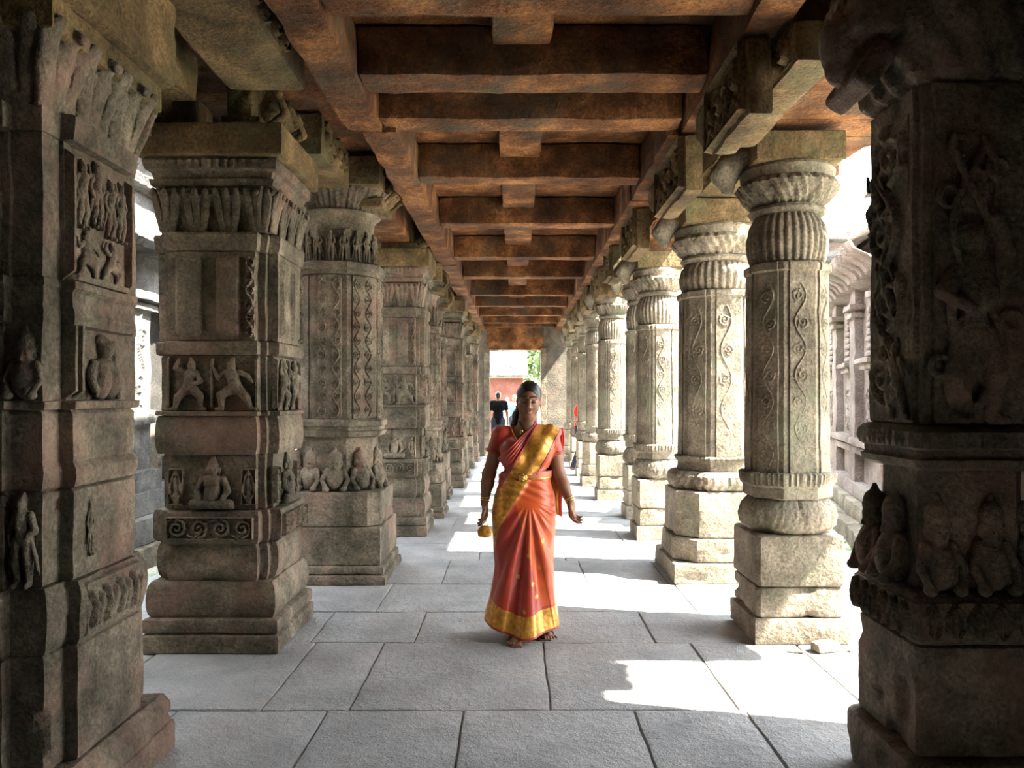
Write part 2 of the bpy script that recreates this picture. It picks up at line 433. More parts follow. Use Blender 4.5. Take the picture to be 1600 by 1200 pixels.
# ------------------------------------------------------------------ signed distance sculpting
class Sdf:
    def __init__(s, lo, hi, h):
        s.lo = np.array(lo, float); s.h = h
        s.n = np.ceil((np.array(hi, float) - s.lo) / h).astype(int) + 1
        s.F = np.full(s.n, 1.0, np.float32)
        s.ax = [s.lo[i] + np.arange(s.n[i]) * h for i in range(3)]
    def _sl(s, lo, hi):
        a = np.maximum(0, np.floor((np.array(lo) - s.lo) / s.h).astype(int)); b = np.minimum(s.n, np.ceil((np.array(hi) - s.lo) / s.h).astype(int) + 1)
        return a, b
    def put(s, lo, hi, fn, k=.0, op='u'):
        m = k + 3 * s.h
        a, b = s._sl(np.array(lo) - m, np.array(hi) + m)
        if (b <= a).any(): return
        X, Y, Z = np.meshgrid(s.ax[0][a[0]:b[0]], s.ax[1][a[1]:b[1]], s.ax[2][a[2]:b[2]], indexing='ij')
        d = fn(X, Y, Z).astype(np.float32)
        sl = tuple(slice(a[i], b[i]) for i in range(3)); f = s.F[sl]
        if op == 'u':
            if k > 0:
                h = np.clip(.5 + .5 * (f - d) / k, 0, 1); s.F[sl] = f * (1 - h) + d * h - k * h * (1 - h)
            else: s.F[sl] = np.minimum(f, d)
        else:
            if k > 0:
                h = np.clip(.5 - .5 * (f + d) / k, 0, 1); s.F[sl] = f * (1 - h) + (-d) * h + k * h * (1 - h)
            else: s.F[sl] = np.maximum(f, -d)
    def cap(s, p, q, r0, r1=None, k=.02, op='u'):
        r1 = r0 if r1 is None else r1
        p = np.array(p, float); q = np.array(q, float); e = q - p; ee = (e * e).sum() + 1e-12; r = max(r0, r1)
        def fn(X, Y, Z):
            t = np.clip(((X - p[0]) * e[0] + (Y - p[1]) * e[1] + (Z - p[2]) * e[2]) / ee, 0, 1)
            return np.sqrt((X - p[0] - t * e[0]) ** 2 + (Y - p[1] - t * e[1]) ** 2 + (Z - p[2] - t * e[2]) ** 2) - (r0 + (r1 - r0) * t)
        s.put(np.minimum(p, q) - r, np.maximum(p, q) + r, fn, k, op)
    def ell(s, c, r, k=.02, op='u', rot=None):
        c = np.array(c, float); r = np.array(r, float) * np.ones(3)
        M = np.array(rot.to_3x3().transposed()) if rot is not None else None
        R = r.max() if rot is not None else r
        def fn(X, Y, Z):
            x, y, z = X - c[0], Y - c[1], Z - c[2]
            if M is not None: x, y, z = (M[0, 0] * x + M[0, 1] * y + M[0, 2] * z, M[1, 0] * x + M[1, 1] * y + M[1, 2] * z, M[2, 0] * x + M[2, 1] * y + M[2, 2] * z)
            k0 = np.sqrt((x / r[0]) ** 2 + (y / r[1]) ** 2 + (z / r[2]) ** 2)
            k1 = np.sqrt((x / r[0] ** 2) ** 2 + (y / r[1] ** 2) ** 2 + (z / r[2] ** 2) ** 2) + 1e-9
            return np.where(k0 < 1e-3, -r.min(), k0 * (k0 - 1) / k1)
        s.put(c - R, c + R, fn, k, op)
    def box(s, c, hs, rr=.01, k=.01, op='u', rot=None):
        c = np.array(c, float); hs = np.array(hs, float)
        M = np.array(rot.to_3x3().transposed()) if rot is not None else None
        R = np.linalg.norm(hs) if rot is not None else hs
        def fn(X, Y, Z):
            x, y, z = X - c[0], Y - c[1], Z - c[2]
            if M is not None: x, y, z = (M[0, 0] * x + M[0, 1] * y + M[0, 2] * z, M[1, 0] * x + M[1, 1] * y + M[1, 2] * z, M[2, 0] * x + M[2, 1] * y + M[2, 2] * z)
            qx, qy, qz = abs(x) - hs[0] + rr, abs(y) - hs[1] + rr, abs(z) - hs[2] + rr
            return np.sqrt(np.maximum(qx, 0) ** 2 + np.maximum(qy, 0) ** 2 + np.maximum(qz, 0) ** 2) + np.minimum(np.maximum(qx, np.maximum(qy, qz)), 0) - rr
        s.put(c - R, c + R, fn, k, op)
    def chain(s, pts, rs, k=.02, op='u'):
        for i in range(len(pts) - 1): s.cap(pts[i], pts[i + 1], rs[i], rs[i + 1], k, op)
    def sample(s, P):
        g = (P - s.lo) / s.h; g = np.clip(g, 0, s.n - 1.001); i = g.astype(int); f = g - i; r = 0
        for dx in (0, 1):
            for dy in (0, 1):
                for dz in (0, 1):
                    w = (f[:, 0] if dx else 1 - f[:, 0]) * (f[:, 1] if dy else 1 - f[:, 1]) * (f[:, 2] if dz else 1 - f[:, 2])
                    r = r + w * s.F[i[:, 0] + dx, i[:, 1] + dy, i[:, 2] + dz]
        return r
    def mesh(s):
        F = s.F.copy()
        F[0] = F[-1] = 1; F[:, 0] = F[:, -1] = 1; F[:, :, 0] = F[:, :, -1] = 1
        S = F < 0
        n = F.shape
        def cor(A, c): return A[c[0]:n[0] - 1 + c[0], c[1]:n[1] - 1 + c[1], c[2]:n[2] - 1 + c[2]]
        cs = [(i, j, k) for i in (0, 1) for j in (0, 1) for k in (0, 1)]
        cnt = sum(cor(S, c).astype(np.int8) for c in cs)
        act = (cnt > 0) & (cnt < 8)
        ijk = np.argwhere(act)
        idx = np.full(act.shape, -1, np.int64); idx[act] = np.arange(len(ijk))
        acc = np.zeros((len(ijk), 3)); num = np.zeros(len(ijk))
        for c in cs:
            for ax in range(3):
                if c[ax]: continue
                c2 = list(c); c2[ax] = 1
                fa = F[ijk[:, 0] + c[0], ijk[:, 1] + c[1], ijk[:, 2] + c[2]]; fb = F[ijk[:, 0] + c2[0], ijk[:, 1] + c2[1], ijk[:, 2] + c2[2]]
                x = (fa < 0) != (fb < 0)
                t = np.where(x, fa / np.where(fa - fb == 0, 1, fa - fb), 0)
                p = np.tile(np.array(c, float), (len(ijk), 1)); p[:, ax] = t
                acc += p * x[:, None]; num += x
        V = s.lo + (ijk + acc / np.maximum(num, 1)[:, None]) * s.h
        Q = []
        for ax in range(3):
            u, v = (ax + 1) % 3, (ax + 2) % 3
            a = [slice(None)] * 3; b = [slice(None)] * 3
            a[ax] = slice(0, n[ax] - 1); b[ax] = slice(1, n[ax])
            x = S[tuple(a)] != S[tuple(b)]
            e = np.argwhere(x)
            e = e[(e[:, u] > 0) & (e[:, v] > 0) & (e[:, u] < n[u] - 1) & (e[:, v] < n[v] - 1)]
            if not len(e): continue
            def cell(du, dv):
                g = e.copy(); g[:, u] -= du; g[:, v] -= dv
                return idx[g[:, 0], g[:, 1], g[:, 2]]
            q = np.stack([cell(1, 1), cell(0, 1), cell(0, 0), cell(1, 0)], 1)
            ins = S[tuple(a)][e[:, 0], e[:, 1], e[:, 2]]
            Q.append(np.where(ins[:, None], q, q[:, ::-1]))
        return V, np.vstack(Q)
def relax(V, F, it=1, f=.5):
    n = len(V)
    for _ in range(it):
        acc = np.zeros_like(V); num = np.zeros(n)
        for k in range(F.shape[1]):
            a = F[:, k]; b = F[:, (k + 1) % F.shape[1]]
            np.add.at(acc, a, V[b]); np.add.at(num, a, 1); np.add.at(acc, b, V[a]); np.add.at(num, b, 1)
        V = V * (1 - f) + acc / np.maximum(num, 1)[:, None] * f
    return V
def sculpt(name, s, mat, parent=None, it=1, amp=0, seed=0, fn=None, midx=None):
    V, F = s.mesh()
    V = relax(V, F, it)
    if amp: V = weather(V, amp, 18, seed)
    if fn: V = fn(V)
    mi = midx(V[F].mean(1)) if midx else None
    return mesh_np(name, V, F, mat, parent, None, mi)
def tube_np(pts, r, n=8, closed=False):
    pts = np.array(pts, float); m = len(pts)
    T = np.gradient(pts, axis=0) if not closed else np.roll(pts, -1, 0) - np.roll(pts, 1, 0)
    T /= np.linalg.norm(T, axis=1, keepdims=True) + 1e-9
    up = np.array([0, 0, 1.0]) if abs(T[:, 2]).mean() < .8 else np.array([0, 1.0, 0])
    A = np.cross(T, up); A /= np.linalg.norm(A, axis=1, keepdims=True) + 1e-9
    B = np.cross(T, A)
    a = np.arange(n) * 2 * PI / n
    rr = np.ones(m) * r
    V = pts[:, None] + rr[:, None, None] * (np.cos(a)[None, :, None] * A[:, None] + np.sin(a)[None, :, None] * B[:, None])
    I = np.arange(m * n).reshape(m, n); F = []
    rng = range(m) if closed else range(m - 1)
    for i in rng:
        j = (i + 1) % m
        for k in range(n):
            F.append([int(I[i, k]), int(I[j, k]), int(I[j, (k + 1) % n]), int(I[i, (k + 1) % n])])
    if not closed: F += [[int(x) for x in I[0]], [int(x) for x in I[-1][::-1]]]
    return V.reshape(-1, 3), F

HOSTS = {'scroll_relief': 'scroll_band', 'seated_figure': 'niche_block', 'side_relief': 'niche_block', 'dancing_figure': 'figure_block', 'upright_strip': 'figure_block', 'shaft_panel': 'shaft',
         'carved_strip': 'shaft', 'capital_leaf': 'leaf_capital', 'crowned_figure': 'figure_drum', 'vine_relief': 'shaft', 'ring_figure': 'neck', 'band_relief': 'carved_band', 'panel_figure': 'shaft',
         'panel_frame': 'shaft', 'front_relief': 'shaft', 'niche_figure': 'niche_block', 'niche_jamb': 'niche_block', 'corner_figure': 'niche_block', 'petal_relief': 'petal_band', 'vine_dancer': 'shaft', 'side_figure': 'shaft'}
def nest(P):
    ch = [o for o in C.objects if o.parent == P]
    st = lambda o: o.name.split('.')[0]
    for o in ch:
        h = HOSTS.get(st(o))
        if h:
            c = [q for q in ch if st(q) == h]
            if c: o.parent = c[0]
    return P
ORD = ['first', 'second', 'third', 'fourth', 'fifth', 'sixth', 'seventh', 'eighth', 'ninth', 'tenth', 'eleventh', 'twelfth', 'thirteenth', 'fourteenth', 'fifteenth', 'sixteenth']
# ------------------------------------------------------------------ the floor: worn flagstones with open joints
def build_floor():
    rnd = random.Random(4)
    rows = [-5.2, -4.1, -3.0, -2.0, -1.1, -.2, .75, 1.6, 2.45, 3.17, 3.82, 4.87, 5.57, 6.4, 7.3, 8.15, 9.1, 10.0, 10.9, 11.9, 12.8, 13.8, 14.9, 16, 17, 18.1, 19.2, 20.3, 21.4, 22.6, 23.8, 25.2]
    cols = {9: [-3.05, -1.62, -.9, -.245, .57, 1.1, 1.75, 3.2], 10: [-3.05, -2.1, -1.22, -.8, .17, 1.07, 1.7, 3.2], 11: [-3.05, -2.0, -1.26, -.62, .0, .86, 1.66, 3.2]}
    V, F = [], []
    for i in range(len(rows) - 1):
        if i in cols: cx = cols[i]
        else:
            cx = [-3.05]
            while cx[-1] < 2.2: cx.append(cx[-1] + rnd.uniform(.65, 1.25))
            cx[-1] = 3.2
        for k in range(len(cx) - 1):
            g = .0012 + .002 * rnd.random(); x0, x1, y0, y1 = cx[k] + g, cx[k + 1] - g, rows[i] + g, rows[i + 1] - g
            near = rows[i] < 8
            nx = max(3, int((x1 - x0) / (.05 if near else .12))); ny = max(3, int((y1 - y0) / (.05 if near else .12)))
            gx = np.concatenate([[0, .006], np.linspace(.03, (x1 - x0) - .03, nx), [(x1 - x0) - .006, x1 - x0]]); gy = np.concatenate([[0, .006], np.linspace(.03, (y1 - y0) - .03, ny), [(y1 - y0) - .006, y1 - y0]])
            X, Y = np.meshgrid(gx, gy, indexing='ij')
            e = np.minimum(np.minimum(X, x1 - x0 - X), np.minimum(Y, y1 - y0 - Y))
            h0 = rnd.uniform(-.003, .001); tx, ty = rnd.uniform(-.003, .003), rnd.uniform(-.003, .003)
            Z = h0 + tx * (X - .4) + ty * (Y - .4) - np.where(e < .001, .014, np.where(e < .008, .0025, 0))
            Pn = np.stack([(X + x0).ravel() * 3, (Y + y0).ravel() * 3, np.full(X.size, i * 2.2 + k)], 1)
            Z = Z + (fbm(Pn, 3, 4) * .003).reshape(X.shape)
            wob = .004 * vnoise(np.stack([(X + x0).ravel() * 7, (Y + y0).ravel() * 7, np.zeros(X.size)], 1), 9).reshape(X.shape)
            P = np.stack([X + x0 + wob, Y + y0 + wob * .7, Z], 2).reshape(-1, 3)
            I = np.arange(X.size).reshape(X.shape) + sum(len(v) for v in V)
            V.append(P); F.append(np.stack([I[:-1, :-1], I[1:, :-1], I[1:, 1:], I[:-1, 1:]], 2).reshape(-1, 4))
    V = np.vstack(V); F = np.vstack(F)
    n = len(V)
    V = np.vstack([V, [[-3.05, -5.2, -.012], [3.2, -5.2, -.012], [3.2, 25.2, -.012], [-3.05, 25.2, -.012], [-3.05, -5.2, -.25], [3.2, -5.2, -.25], [3.2, 25.2, -.25], [-3.05, 25.2, -.25]]])
    mi = [0] * len(F) + [1] * 5
    FL = F.tolist() + [[n, n + 1, n + 2, n + 3], [n + 1, n, n + 4, n + 5], [n + 2, n + 1, n + 5, n + 6], [n + 3, n + 2, n + 6, n + 7], [n, n + 3, n + 7, n + 4]]
    o = mesh_np('floor', V, FL, ['flagstone', 'joint_dirt'], None, 40, mi)
    setp(o, 'grey worn flagstone floor of the colonnade', 'floor', kind='structure')
build_floor()
def slab(name, lo, hi, mat, label, cat='wall', cell=.4, amp=.02, **k):
    return setp(rough_box(name, lo, hi, mat, None, cell, .02, amp, **k), label, cat, kind='structure')

# courtyard ground outside the colonnade
def build_ground():
    gx = np.concatenate([np.linspace(-60, -8, 14), np.linspace(-7.5, 12, 80), np.linspace(13, 60, 12)])
    gy = np.concatenate([np.linspace(-12, 2, 10), np.linspace(2.4, 32, 110), np.linspace(34, 90, 14)])
    X, Y = np.meshgrid(gx, gy, indexing='ij')
    Z = -.25 + fbm(np.stack([X.ravel() * .8, Y.ravel() * .8, 0 * X.ravel()], 1), 2, 4).reshape(X.shape) * .035
    I = np.arange(X.size).reshape(X.shape)
    F = np.stack([I[:-1, :-1], I[1:, :-1], I[1:, 1:], I[:-1, 1:]], 2).reshape(-1, 4)
    setp(mesh_np('ground', np.stack([X, Y, Z], 2).reshape(-1, 3), F, 'courtyard_ground', None, None), 'dusty courtyard ground outside the colonnade', 'ground', kind='structure')
build_ground()

# ------------------------------------------------------------------ roof, walls and the far doorway
slab('ceiling', (-2.2, -5.2, 3.475), (1.5, 20.6, 3.62), 'beam_stone', 'stained brown stone slabs of the ceiling', 'ceiling', .25, .006)
slab('ceiling_eave', (1.505, -5.2, 3.475), (3.4, 2.9, 3.62), 'beam_stone', 'roof slab over the camera end', 'ceiling', .15, .03)  # outer reach widened to hold direct sun off the near floor
slab('ceiling_left', (-3.0, -5.2, 3.475), (-2.21, 3.7, 3.62), 'beam_stone', 'roof slab by the dark wall', 'ceiling', .3, .006)
slab('wall_left', (-3.0, -5.2, -.2), (-2.45, 3.7, 3.46), 'pillar_shade_basalt', 'unseen dark stone wall added beside the camera end', cell=.3)  # unseen, lengthened to keep sky light off the pillar fronts
slab('wall_right', (1.99, -5.2, -.2), (2.6, 1.0, 3.46), 'pillar_shade_basalt', 'unseen dark stone wall added beside the camera', cell=.3)  # unseen; the gap after it lets some light onto the near pillar
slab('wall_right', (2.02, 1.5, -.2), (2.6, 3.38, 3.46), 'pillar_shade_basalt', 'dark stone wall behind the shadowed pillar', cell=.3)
slab('wall_back', (-3.0, -5.7, -.2), (2.6, -5.2, 3.46), 'pillar_shade_basalt', 'unseen dark stone wall added to close the near end', cell=.4)  # added to block the sky behind the camera
# far end wall with the doorway opening
def wall_part(lo, hi): return lo, hi
endw = empty('wall_front', (0, 20.0, 0), label='stone end wall with a doorway', cat='wall', kind='structure')
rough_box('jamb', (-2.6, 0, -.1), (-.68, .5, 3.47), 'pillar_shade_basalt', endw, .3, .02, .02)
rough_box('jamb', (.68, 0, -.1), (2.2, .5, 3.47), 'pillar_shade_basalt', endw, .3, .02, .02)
rough_box('lintel', (-.72, -.02, 2.68), (.72, .5, 3.47), 'beam_stone', endw, .2, .02, .02)
rough_box('door_frame', (-.78, -.1, -.0), (-.64, .4, 2.72), 'pillar_basalt', endw, .1, .02, .008)
rough_box('door_frame', (.64, -.1, -.0), (.78, .4, 2.72), 'pillar_basalt', endw, .1, .02, .008)

# ------------------------------------------------------------------ ceiling: cross beams, ridge blocks, long beams
YB = [-3.4, -1.9, -.5, .9, 2.3, 3.3, 4.21, 4.88, 6.18, 7.83, 9.70, 11.3, 13.3, 14.9, 16.6, 18.3, 19.3]
vis = [y for y in YB if y > 4]
for y in YB:
    k = vis.index(y) if y > 4 else -1
    dpt = .27 if y < 4.5 else .24
    o = rough_box('cross_beam', (-.835 if y < 5 else -.745, y, 3.2), (1.035 if y < 5 else .975, y + dpt, 3.465), 'beam_stone', None, .05 if y < 12 else .15, .02, .012, int(y * 10), chip=.0)
    if k == 0: lab = 'thickest brown cross beam, lowest over the camera with a big dark face'
    elif k > 0: lab = f'brown stone cross beam, {ORD[k]} counted from the near end of the ceiling'
    else: lab = f'stone cross beam over the camera'
    setp(o, lab, 'beam', 'stone cross beams of the ceiling' if k >= 0 else 'cross beams over the camera', 'thing')
for i in range(len(YB) - 1):
    a, b = YB[i] + .275, YB[i + 1] + .01
    if b - a < .6: continue
    k = len([1 for j in range(i) if YB[j + 1] - YB[j] - .24 > .6 and YB[j] > 3.2])
    o = rough_box('ridge_block', (-.12, a, 3.35), (.19, b - .02, 3.465), 'beam_stone', None, .05, .02, .01, i)
    near = YB[i] > 3.2
    setp(o, (f'square pale ridge block between cross beams, {ORD[k]} counted from the near end' if near else 'ridge block over the camera'), 'block', 'ridge blocks along the ceiling centre' if near else 'ridge blocks over the camera', 'thing')

def long_beam(name, lo, hi, lab, grp, mat='lintel_stone', cell=.06, amp=.01, seed=0, **k):
    return setp(rough_box(name, lo, hi, mat, None, cell, .015, amp, seed, **k), lab, 'beam', grp, 'thing')
# columns lines
LX = [(-1.9, 2.98), (-1.78, 5.03), (-1.5, 6.78), (-1.30, 8.88), (-1.22, 10.15), (-1.3, 11.95), (-1.2, 13.45), (-1.2, 15.0), (-1.2, 16.9), (-1.2, 18.7)]
RX = [(1.82, 3.22), (1.735, 5.09), (1.72, 6.80), (1.53, 8.55), (1.60, 10.0), (1.43, 11.75), (1.40, 13.6), (1.40, 15.2), (1.40, 16.9), (1.40, 18.7)]
# upper long beams over the walk, left and right: one stone per bay
for s, L in ((-1, LX), (1, RX)):
    ys = [-5.2, -1.6, 1.2] + [p[1] for p in L[1:]] + [20.0]
    for i in range(len(ys) - 1):
        a, b = ys[i] + .005, ys[i + 1] - .005
        xi = (-.84 if ys[i] < 5 else -.75) if s < 0 else (1.04 if ys[i] < 5 else .98)
        lo, hi = ((xi - .22, a, 3.17), (xi, b, 3.465)) if s < 0 else ((xi, a, 3.17), (xi + .2, b, 3.465))
        nm = 'shaded' if s < 0 else 'sunny'
        long_beam('long_beam', lo, hi, f'narrow upper beam along the {nm} side of the ceiling, {ORD[i]} stone from the near end', f'upper long beams, {nm} side', 'beam_stone', .08 if b < 9 else .2, .012, i + (5 if s > 0 else 0))

# ------------------------------------------------------------------ carved figures used on the pillars (height 1, facing -y)
def fig_dwarf(h=.018):
    s = Sdf((-.36, -.36, -.03), (.36, .2, 1.04), h)
    s.ell((0, .02, .28), (.23, .2, .28), .02); s.ell((0, -.10, .25), (.16, .13, .2), .04)
    s.ell((0, -.02, .58), (.13, .12, .13), .03)
    s.cap((0, 0, .66), (0, .0, .96), .15, .035, .02); s.cap((0, 0, .76), (0, 0, .77), .15, .15, .01); s.cap((-.13, -.03, .66), (.13, -.03, .66), .05, .05, .02)
    s.cap((0, -.12, .60), (0, -.14, .55), .03, .035, .01)
    for q in (-1, 1):
        s.chain([(q * .18, -.02, .46), (q * .29, -.1, .26), (q * .2, -.2, .08)], [.07, .055, .05], .02)
        s.ell((q * .2, -.18, .06), (.08, .1, .06), .02); s.ell((q * .14, .0, .62), (.04, .04, .07), .01)
        s.ell((q * .05, -.12, .62), (.02, .02, .015), .005, 's')
    s.cap((0, -.25, .1), (0, -.25, .42), .012, .012, .02, 's')
    return s
def fig_dancer(h=.016, flip=1, arms=0):
    s = Sdf((-.5, -.22, -.03), (.5, .16, 1.04), h)
    f = flip
    s.cap((0.02 * f, -.05, .46), (-.04 * f, -.06, .66), .12, .13, .03); s.ell((0, -.04, .42), (.14, .12, .12), .03)
    s.ell((-.06 * f, -.08, .84), (.085, .085, .10), .02); s.cap((-.06 * f, -.05, .88), (-.03 * f, -.05, .98), .08, .04, .02)
    s.chain([(.08 * f, -.05, .40), (.25 * f, -.09, .24), (.33 * f, -.05, .03)], [.1, .075, .05], .03)
    s.chain([(-.08 * f, -.05, .40), (-.26 * f, -.12, .28), (-.25 * f, -.05, .03)], [.1, .075, .05], .03)
    s.cap((.33 * f, -.05, .03), (.43 * f, -.08, .02), .045, .035, .02); s.cap((-.25 * f, -.05, .03), (-.36 * f, -.08, .02), .045, .035, .02)
    if arms == 0:
        s.chain([(-.15 * f, -.06, .72), (-.31 * f, -.1, .62), (-.40 * f, -.1, .78)], [.06, .045, .035], .02)
        s.chain([(.1 * f, -.06, .72), (.27 * f, -.1, .66), (.36 * f, -.1, .54)], [.06, .045, .035], .02)
    else:
        s.chain([(-.15 * f, -.06, .72), (-.28 * f, -.12, .55), (-.1 * f, -.16, .5)], [.06, .045, .035], .02)
        s.chain([(.1 * f, -.06, .72), (.3 * f, -.1, .8), (.22 * f, -.1, .96)], [.06, .045, .035], .02)
    return s
def fig_seated(h=.017):
    s = Sdf((-.45, -.3, -.03), (.45, .16, 1.04), h)
    s.cap((0, -.03, .2), (0, -.03, .5), .17, .15, .03); s.ell((0, -.02, .56), (.2, .11, .09), .03)
    s.ell((0, -.05, .76), (.11, .11, .12), .02); s.cap((0, -.02, .84), (0, -.02, .96), .10, .05, .02)
    for q in (-1, 1):
        s.chain([(q * .1, -.05, .1), (q * .34, -.12, .1), (q * .02, -.2, .08)], [.11, .085, .06], .02)
        s.chain([(q * .2, -.02, .56), (q * .29, -.06, .34), (q * .22, -.17, .2)], [.07, .06, .045], .02)
        s.ell((q * .085, -.14, .48), (.06, .05, .055), .02)
        s.ell((q * .12, -.03, .74), (.03, .04, .07), .01)
    s.box((0, .02, .03), (.4, .16, .03), .01, .01)
    return s
def fig_bust(h=.017):
    """a close-set seated pair of forms with raised shoulder, as in the niche"""
    s = Sdf((-.5, -.3, -.03), (.5, .16, 1.04), h)
    s.ell((-.12, -.06, .3), (.17, .17, .3), .03); s.ell((.14, -.06, .3), (.17, .17, .3), .03)
    s.ell((0, -.04, .5), (.27, .13, .12), .04); s.ell((.02, -.07, .76), (.14, .14, .15), .02); s.ell((-.03, -.02, .88), (.13, .11, .09), .03)
    s.chain([(-.25, -.02, .52), (-.36, -.06, .32), (-.3, -.1, .08)], [.08, .065, .05], .02); s.chain([(.27, -.02, .52), (.38, -.06, .3), (.36, -.1, .06)], [.08, .06, .05], .02)
    s.chain([(.44, 0, .05), (.43, 0, .5), (.4, 0, .85)], [.05, .045, .06], .02)
    return s
def fig_stand(h=.016, v=0):
    s = Sdf((-.34, -.2, -.03), (.34, .14, 1.04), h)
    b = .03 if v else -.02
    s.cap((0, -.03, .56), (b, -.04, .74), .09, .11, .03); s.ell((-b, -.03, .52), (.13, .1, .09), .03)
    s.ell((b, -.05, .88), (.07, .07, .085), .015); s.cap((b, -.02, .93), (b, -.02, .99), .06, .03, .02)
    s.chain([(-.07, -.03, .5), (-.09, -.07, .27), (-.08, -.03, .04)], [.085, .06, .042], .02); s.chain([(.07, -.03, .5), (.11, -.06, .27), (.10, -.03, .04)], [.085, .06, .042], .02)
    s.cap((-.08, -.04, .03), (-.1, -.12, .02), .04, .03, .01); s.cap((.1, -.04, .03), (.12, -.12, .02), .04, .03, .01)
    s.chain([(-.12, -.03, .76), (-.22, -.05, .6), (-.17, -.08, .46)], [.05, .04, .03], .02)
    if v: s.chain([(.13, -.03, .76), (.24, -.06, .82), (.2, -.06, .96)], [.05, .04, .03], .02)
    else: s.chain([(.12, -.03, .76), (.22, -.05, .6), (.12, -.1, .56)], [.05, .04, .03], .02)
    s.chain([(-.15, -.05, .5), (-.2, -.05, .3), (-.24, -.03, .12)], [.02, .03, .02], .01); s.chain([(.16, -.05, .5), (.22, -.05, .32), (.26, -.03, .14)], [.02, .03, .02], .01)
    return s
def fig_acanthus(h=.02):
    """an out-curling leaf lobe"""
    s = Sdf((-.4, -.6, -.03), (.4, .25, 1.05), h)
    for q in (-1, 0, 1):
        s.chain([(q * .10, .05, .0), (q * .17, -.05, .4), (q * .24, -.2, .75), (q * .26, -.42, .92)], [.10, .12, .11, .06], .02)
    s.chain([(0, -.02, .1), (0, -.14, .5), (0, -.36, .9), (0, -.5, .86)], [.05, .06, .06, .07], .02)
    for q in (-1, 1):
        s.chain([(q * .085, -.08, .15), (q * .11, -.17, .55), (q * .12, -.35, .88)], [.015, .018, .018], .01, 's')
    return s
SCULPT = {}
def statue(kind, mat):
    key = kind
    if key not in SCULPT:
        s = {'dwarf': fig_dwarf, 'dancer': lambda: fig_dancer(), 'dancer_b': lambda: fig_dancer(flip=-1, arms=1), 'seated': fig_seated, 'bust': fig_bust,
             'stand': lambda: fig_stand(), 'stand_b': lambda: fig_stand(v=1), 'leaf': fig_acanthus}[kind]()
        V, F = s.mesh(); V = relax(V, F, 1); V = weather(V, .006, 9, len(SCULPT))
        me = bpy.data.meshes.new(kind); me.from_pydata(V.tolist(), [], F.tolist()); me.materials.append(MATS['pillar_basalt'])
        me.polygons.foreach_set('use_smooth', np.ones(len(me.polygons), bool)); me.update()
        SCULPT[key] = me
    return SCULPT[key]
def carve(kind, name, parent, loc, rz, h, mat, wx=1.0, dy=1.0):
    o = link(name, statue(kind, mat), parent)
    o.location = loc; o.rotation_euler = (0, 0, rz); o.scale = (h * wx, h * dy, h)
    o.material_slots[0].link = 'OBJECT'; o.material_slots[0].material = MATS[mat]
    return o
def ring(kind, name, parent, n, rad, z, h, mat, a0=0, wx=1, dy=1, span=(0, 2 * PI)):
    for k in range(n):
        a = a0 + k * 2 * PI / n
        carve(kind, name, parent, (rad * math.cos(a), rad * math.sin(a), z), a + PI / 2, h, mat, wx, dy)
def face_fig(kind, name, parent, H, u, z, h, mat, side=0, wx=1, dy=1):
    """figure on a flat side: side 0 = towards the camera (-y), 1 = +x, 3 = -x ; u along the face"""
    if side == 0: loc, rz = (u, -H, z), 0
    elif side == 1: loc, rz = (H, u, z), PI / 2
    elif side == 3: loc, rz = (-H, -u, z), -PI / 2
    else: loc, rz = (-u, H, z), PI
    return carve(kind, name, parent, loc, rz, h, mat, wx, dy)
def side_panel(name, parent, H, u0, z0, w, h, curves, mat, side=0, **k):
    if side == 0: org, u, n = (u0, -H, z0), (1, 0, 0), (0, -1, 0)
    elif side == 1: org, u, n = (H, u0, z0), (0, 1, 0), (1, 0, 0)
    elif side == 3: org, u, n = (-H, -u0, z0), (0, -1, 0), (-1, 0, 0)
    else: org, u, n = (-u0, H, z0), (-1, 0, 0), (0, 1, 0)
    return panel(name, org, u, n, w, h, curves, mat, parent, **k)
def diag_panel(name, parent, a, phi, z0, w, h, curves, mat, **k):
    """panel centred on a face of an octagon whose outward normal is at angle phi"""
    n = np.array([math.cos(phi), math.sin(phi), 0]); u = np.array([-n[1], n[0], 0])
    org = n * a - u * w / 2 + np.array([0, 0, z0])
    return panel(name, org, u, n, w, h, curves, mat, parent, **k)

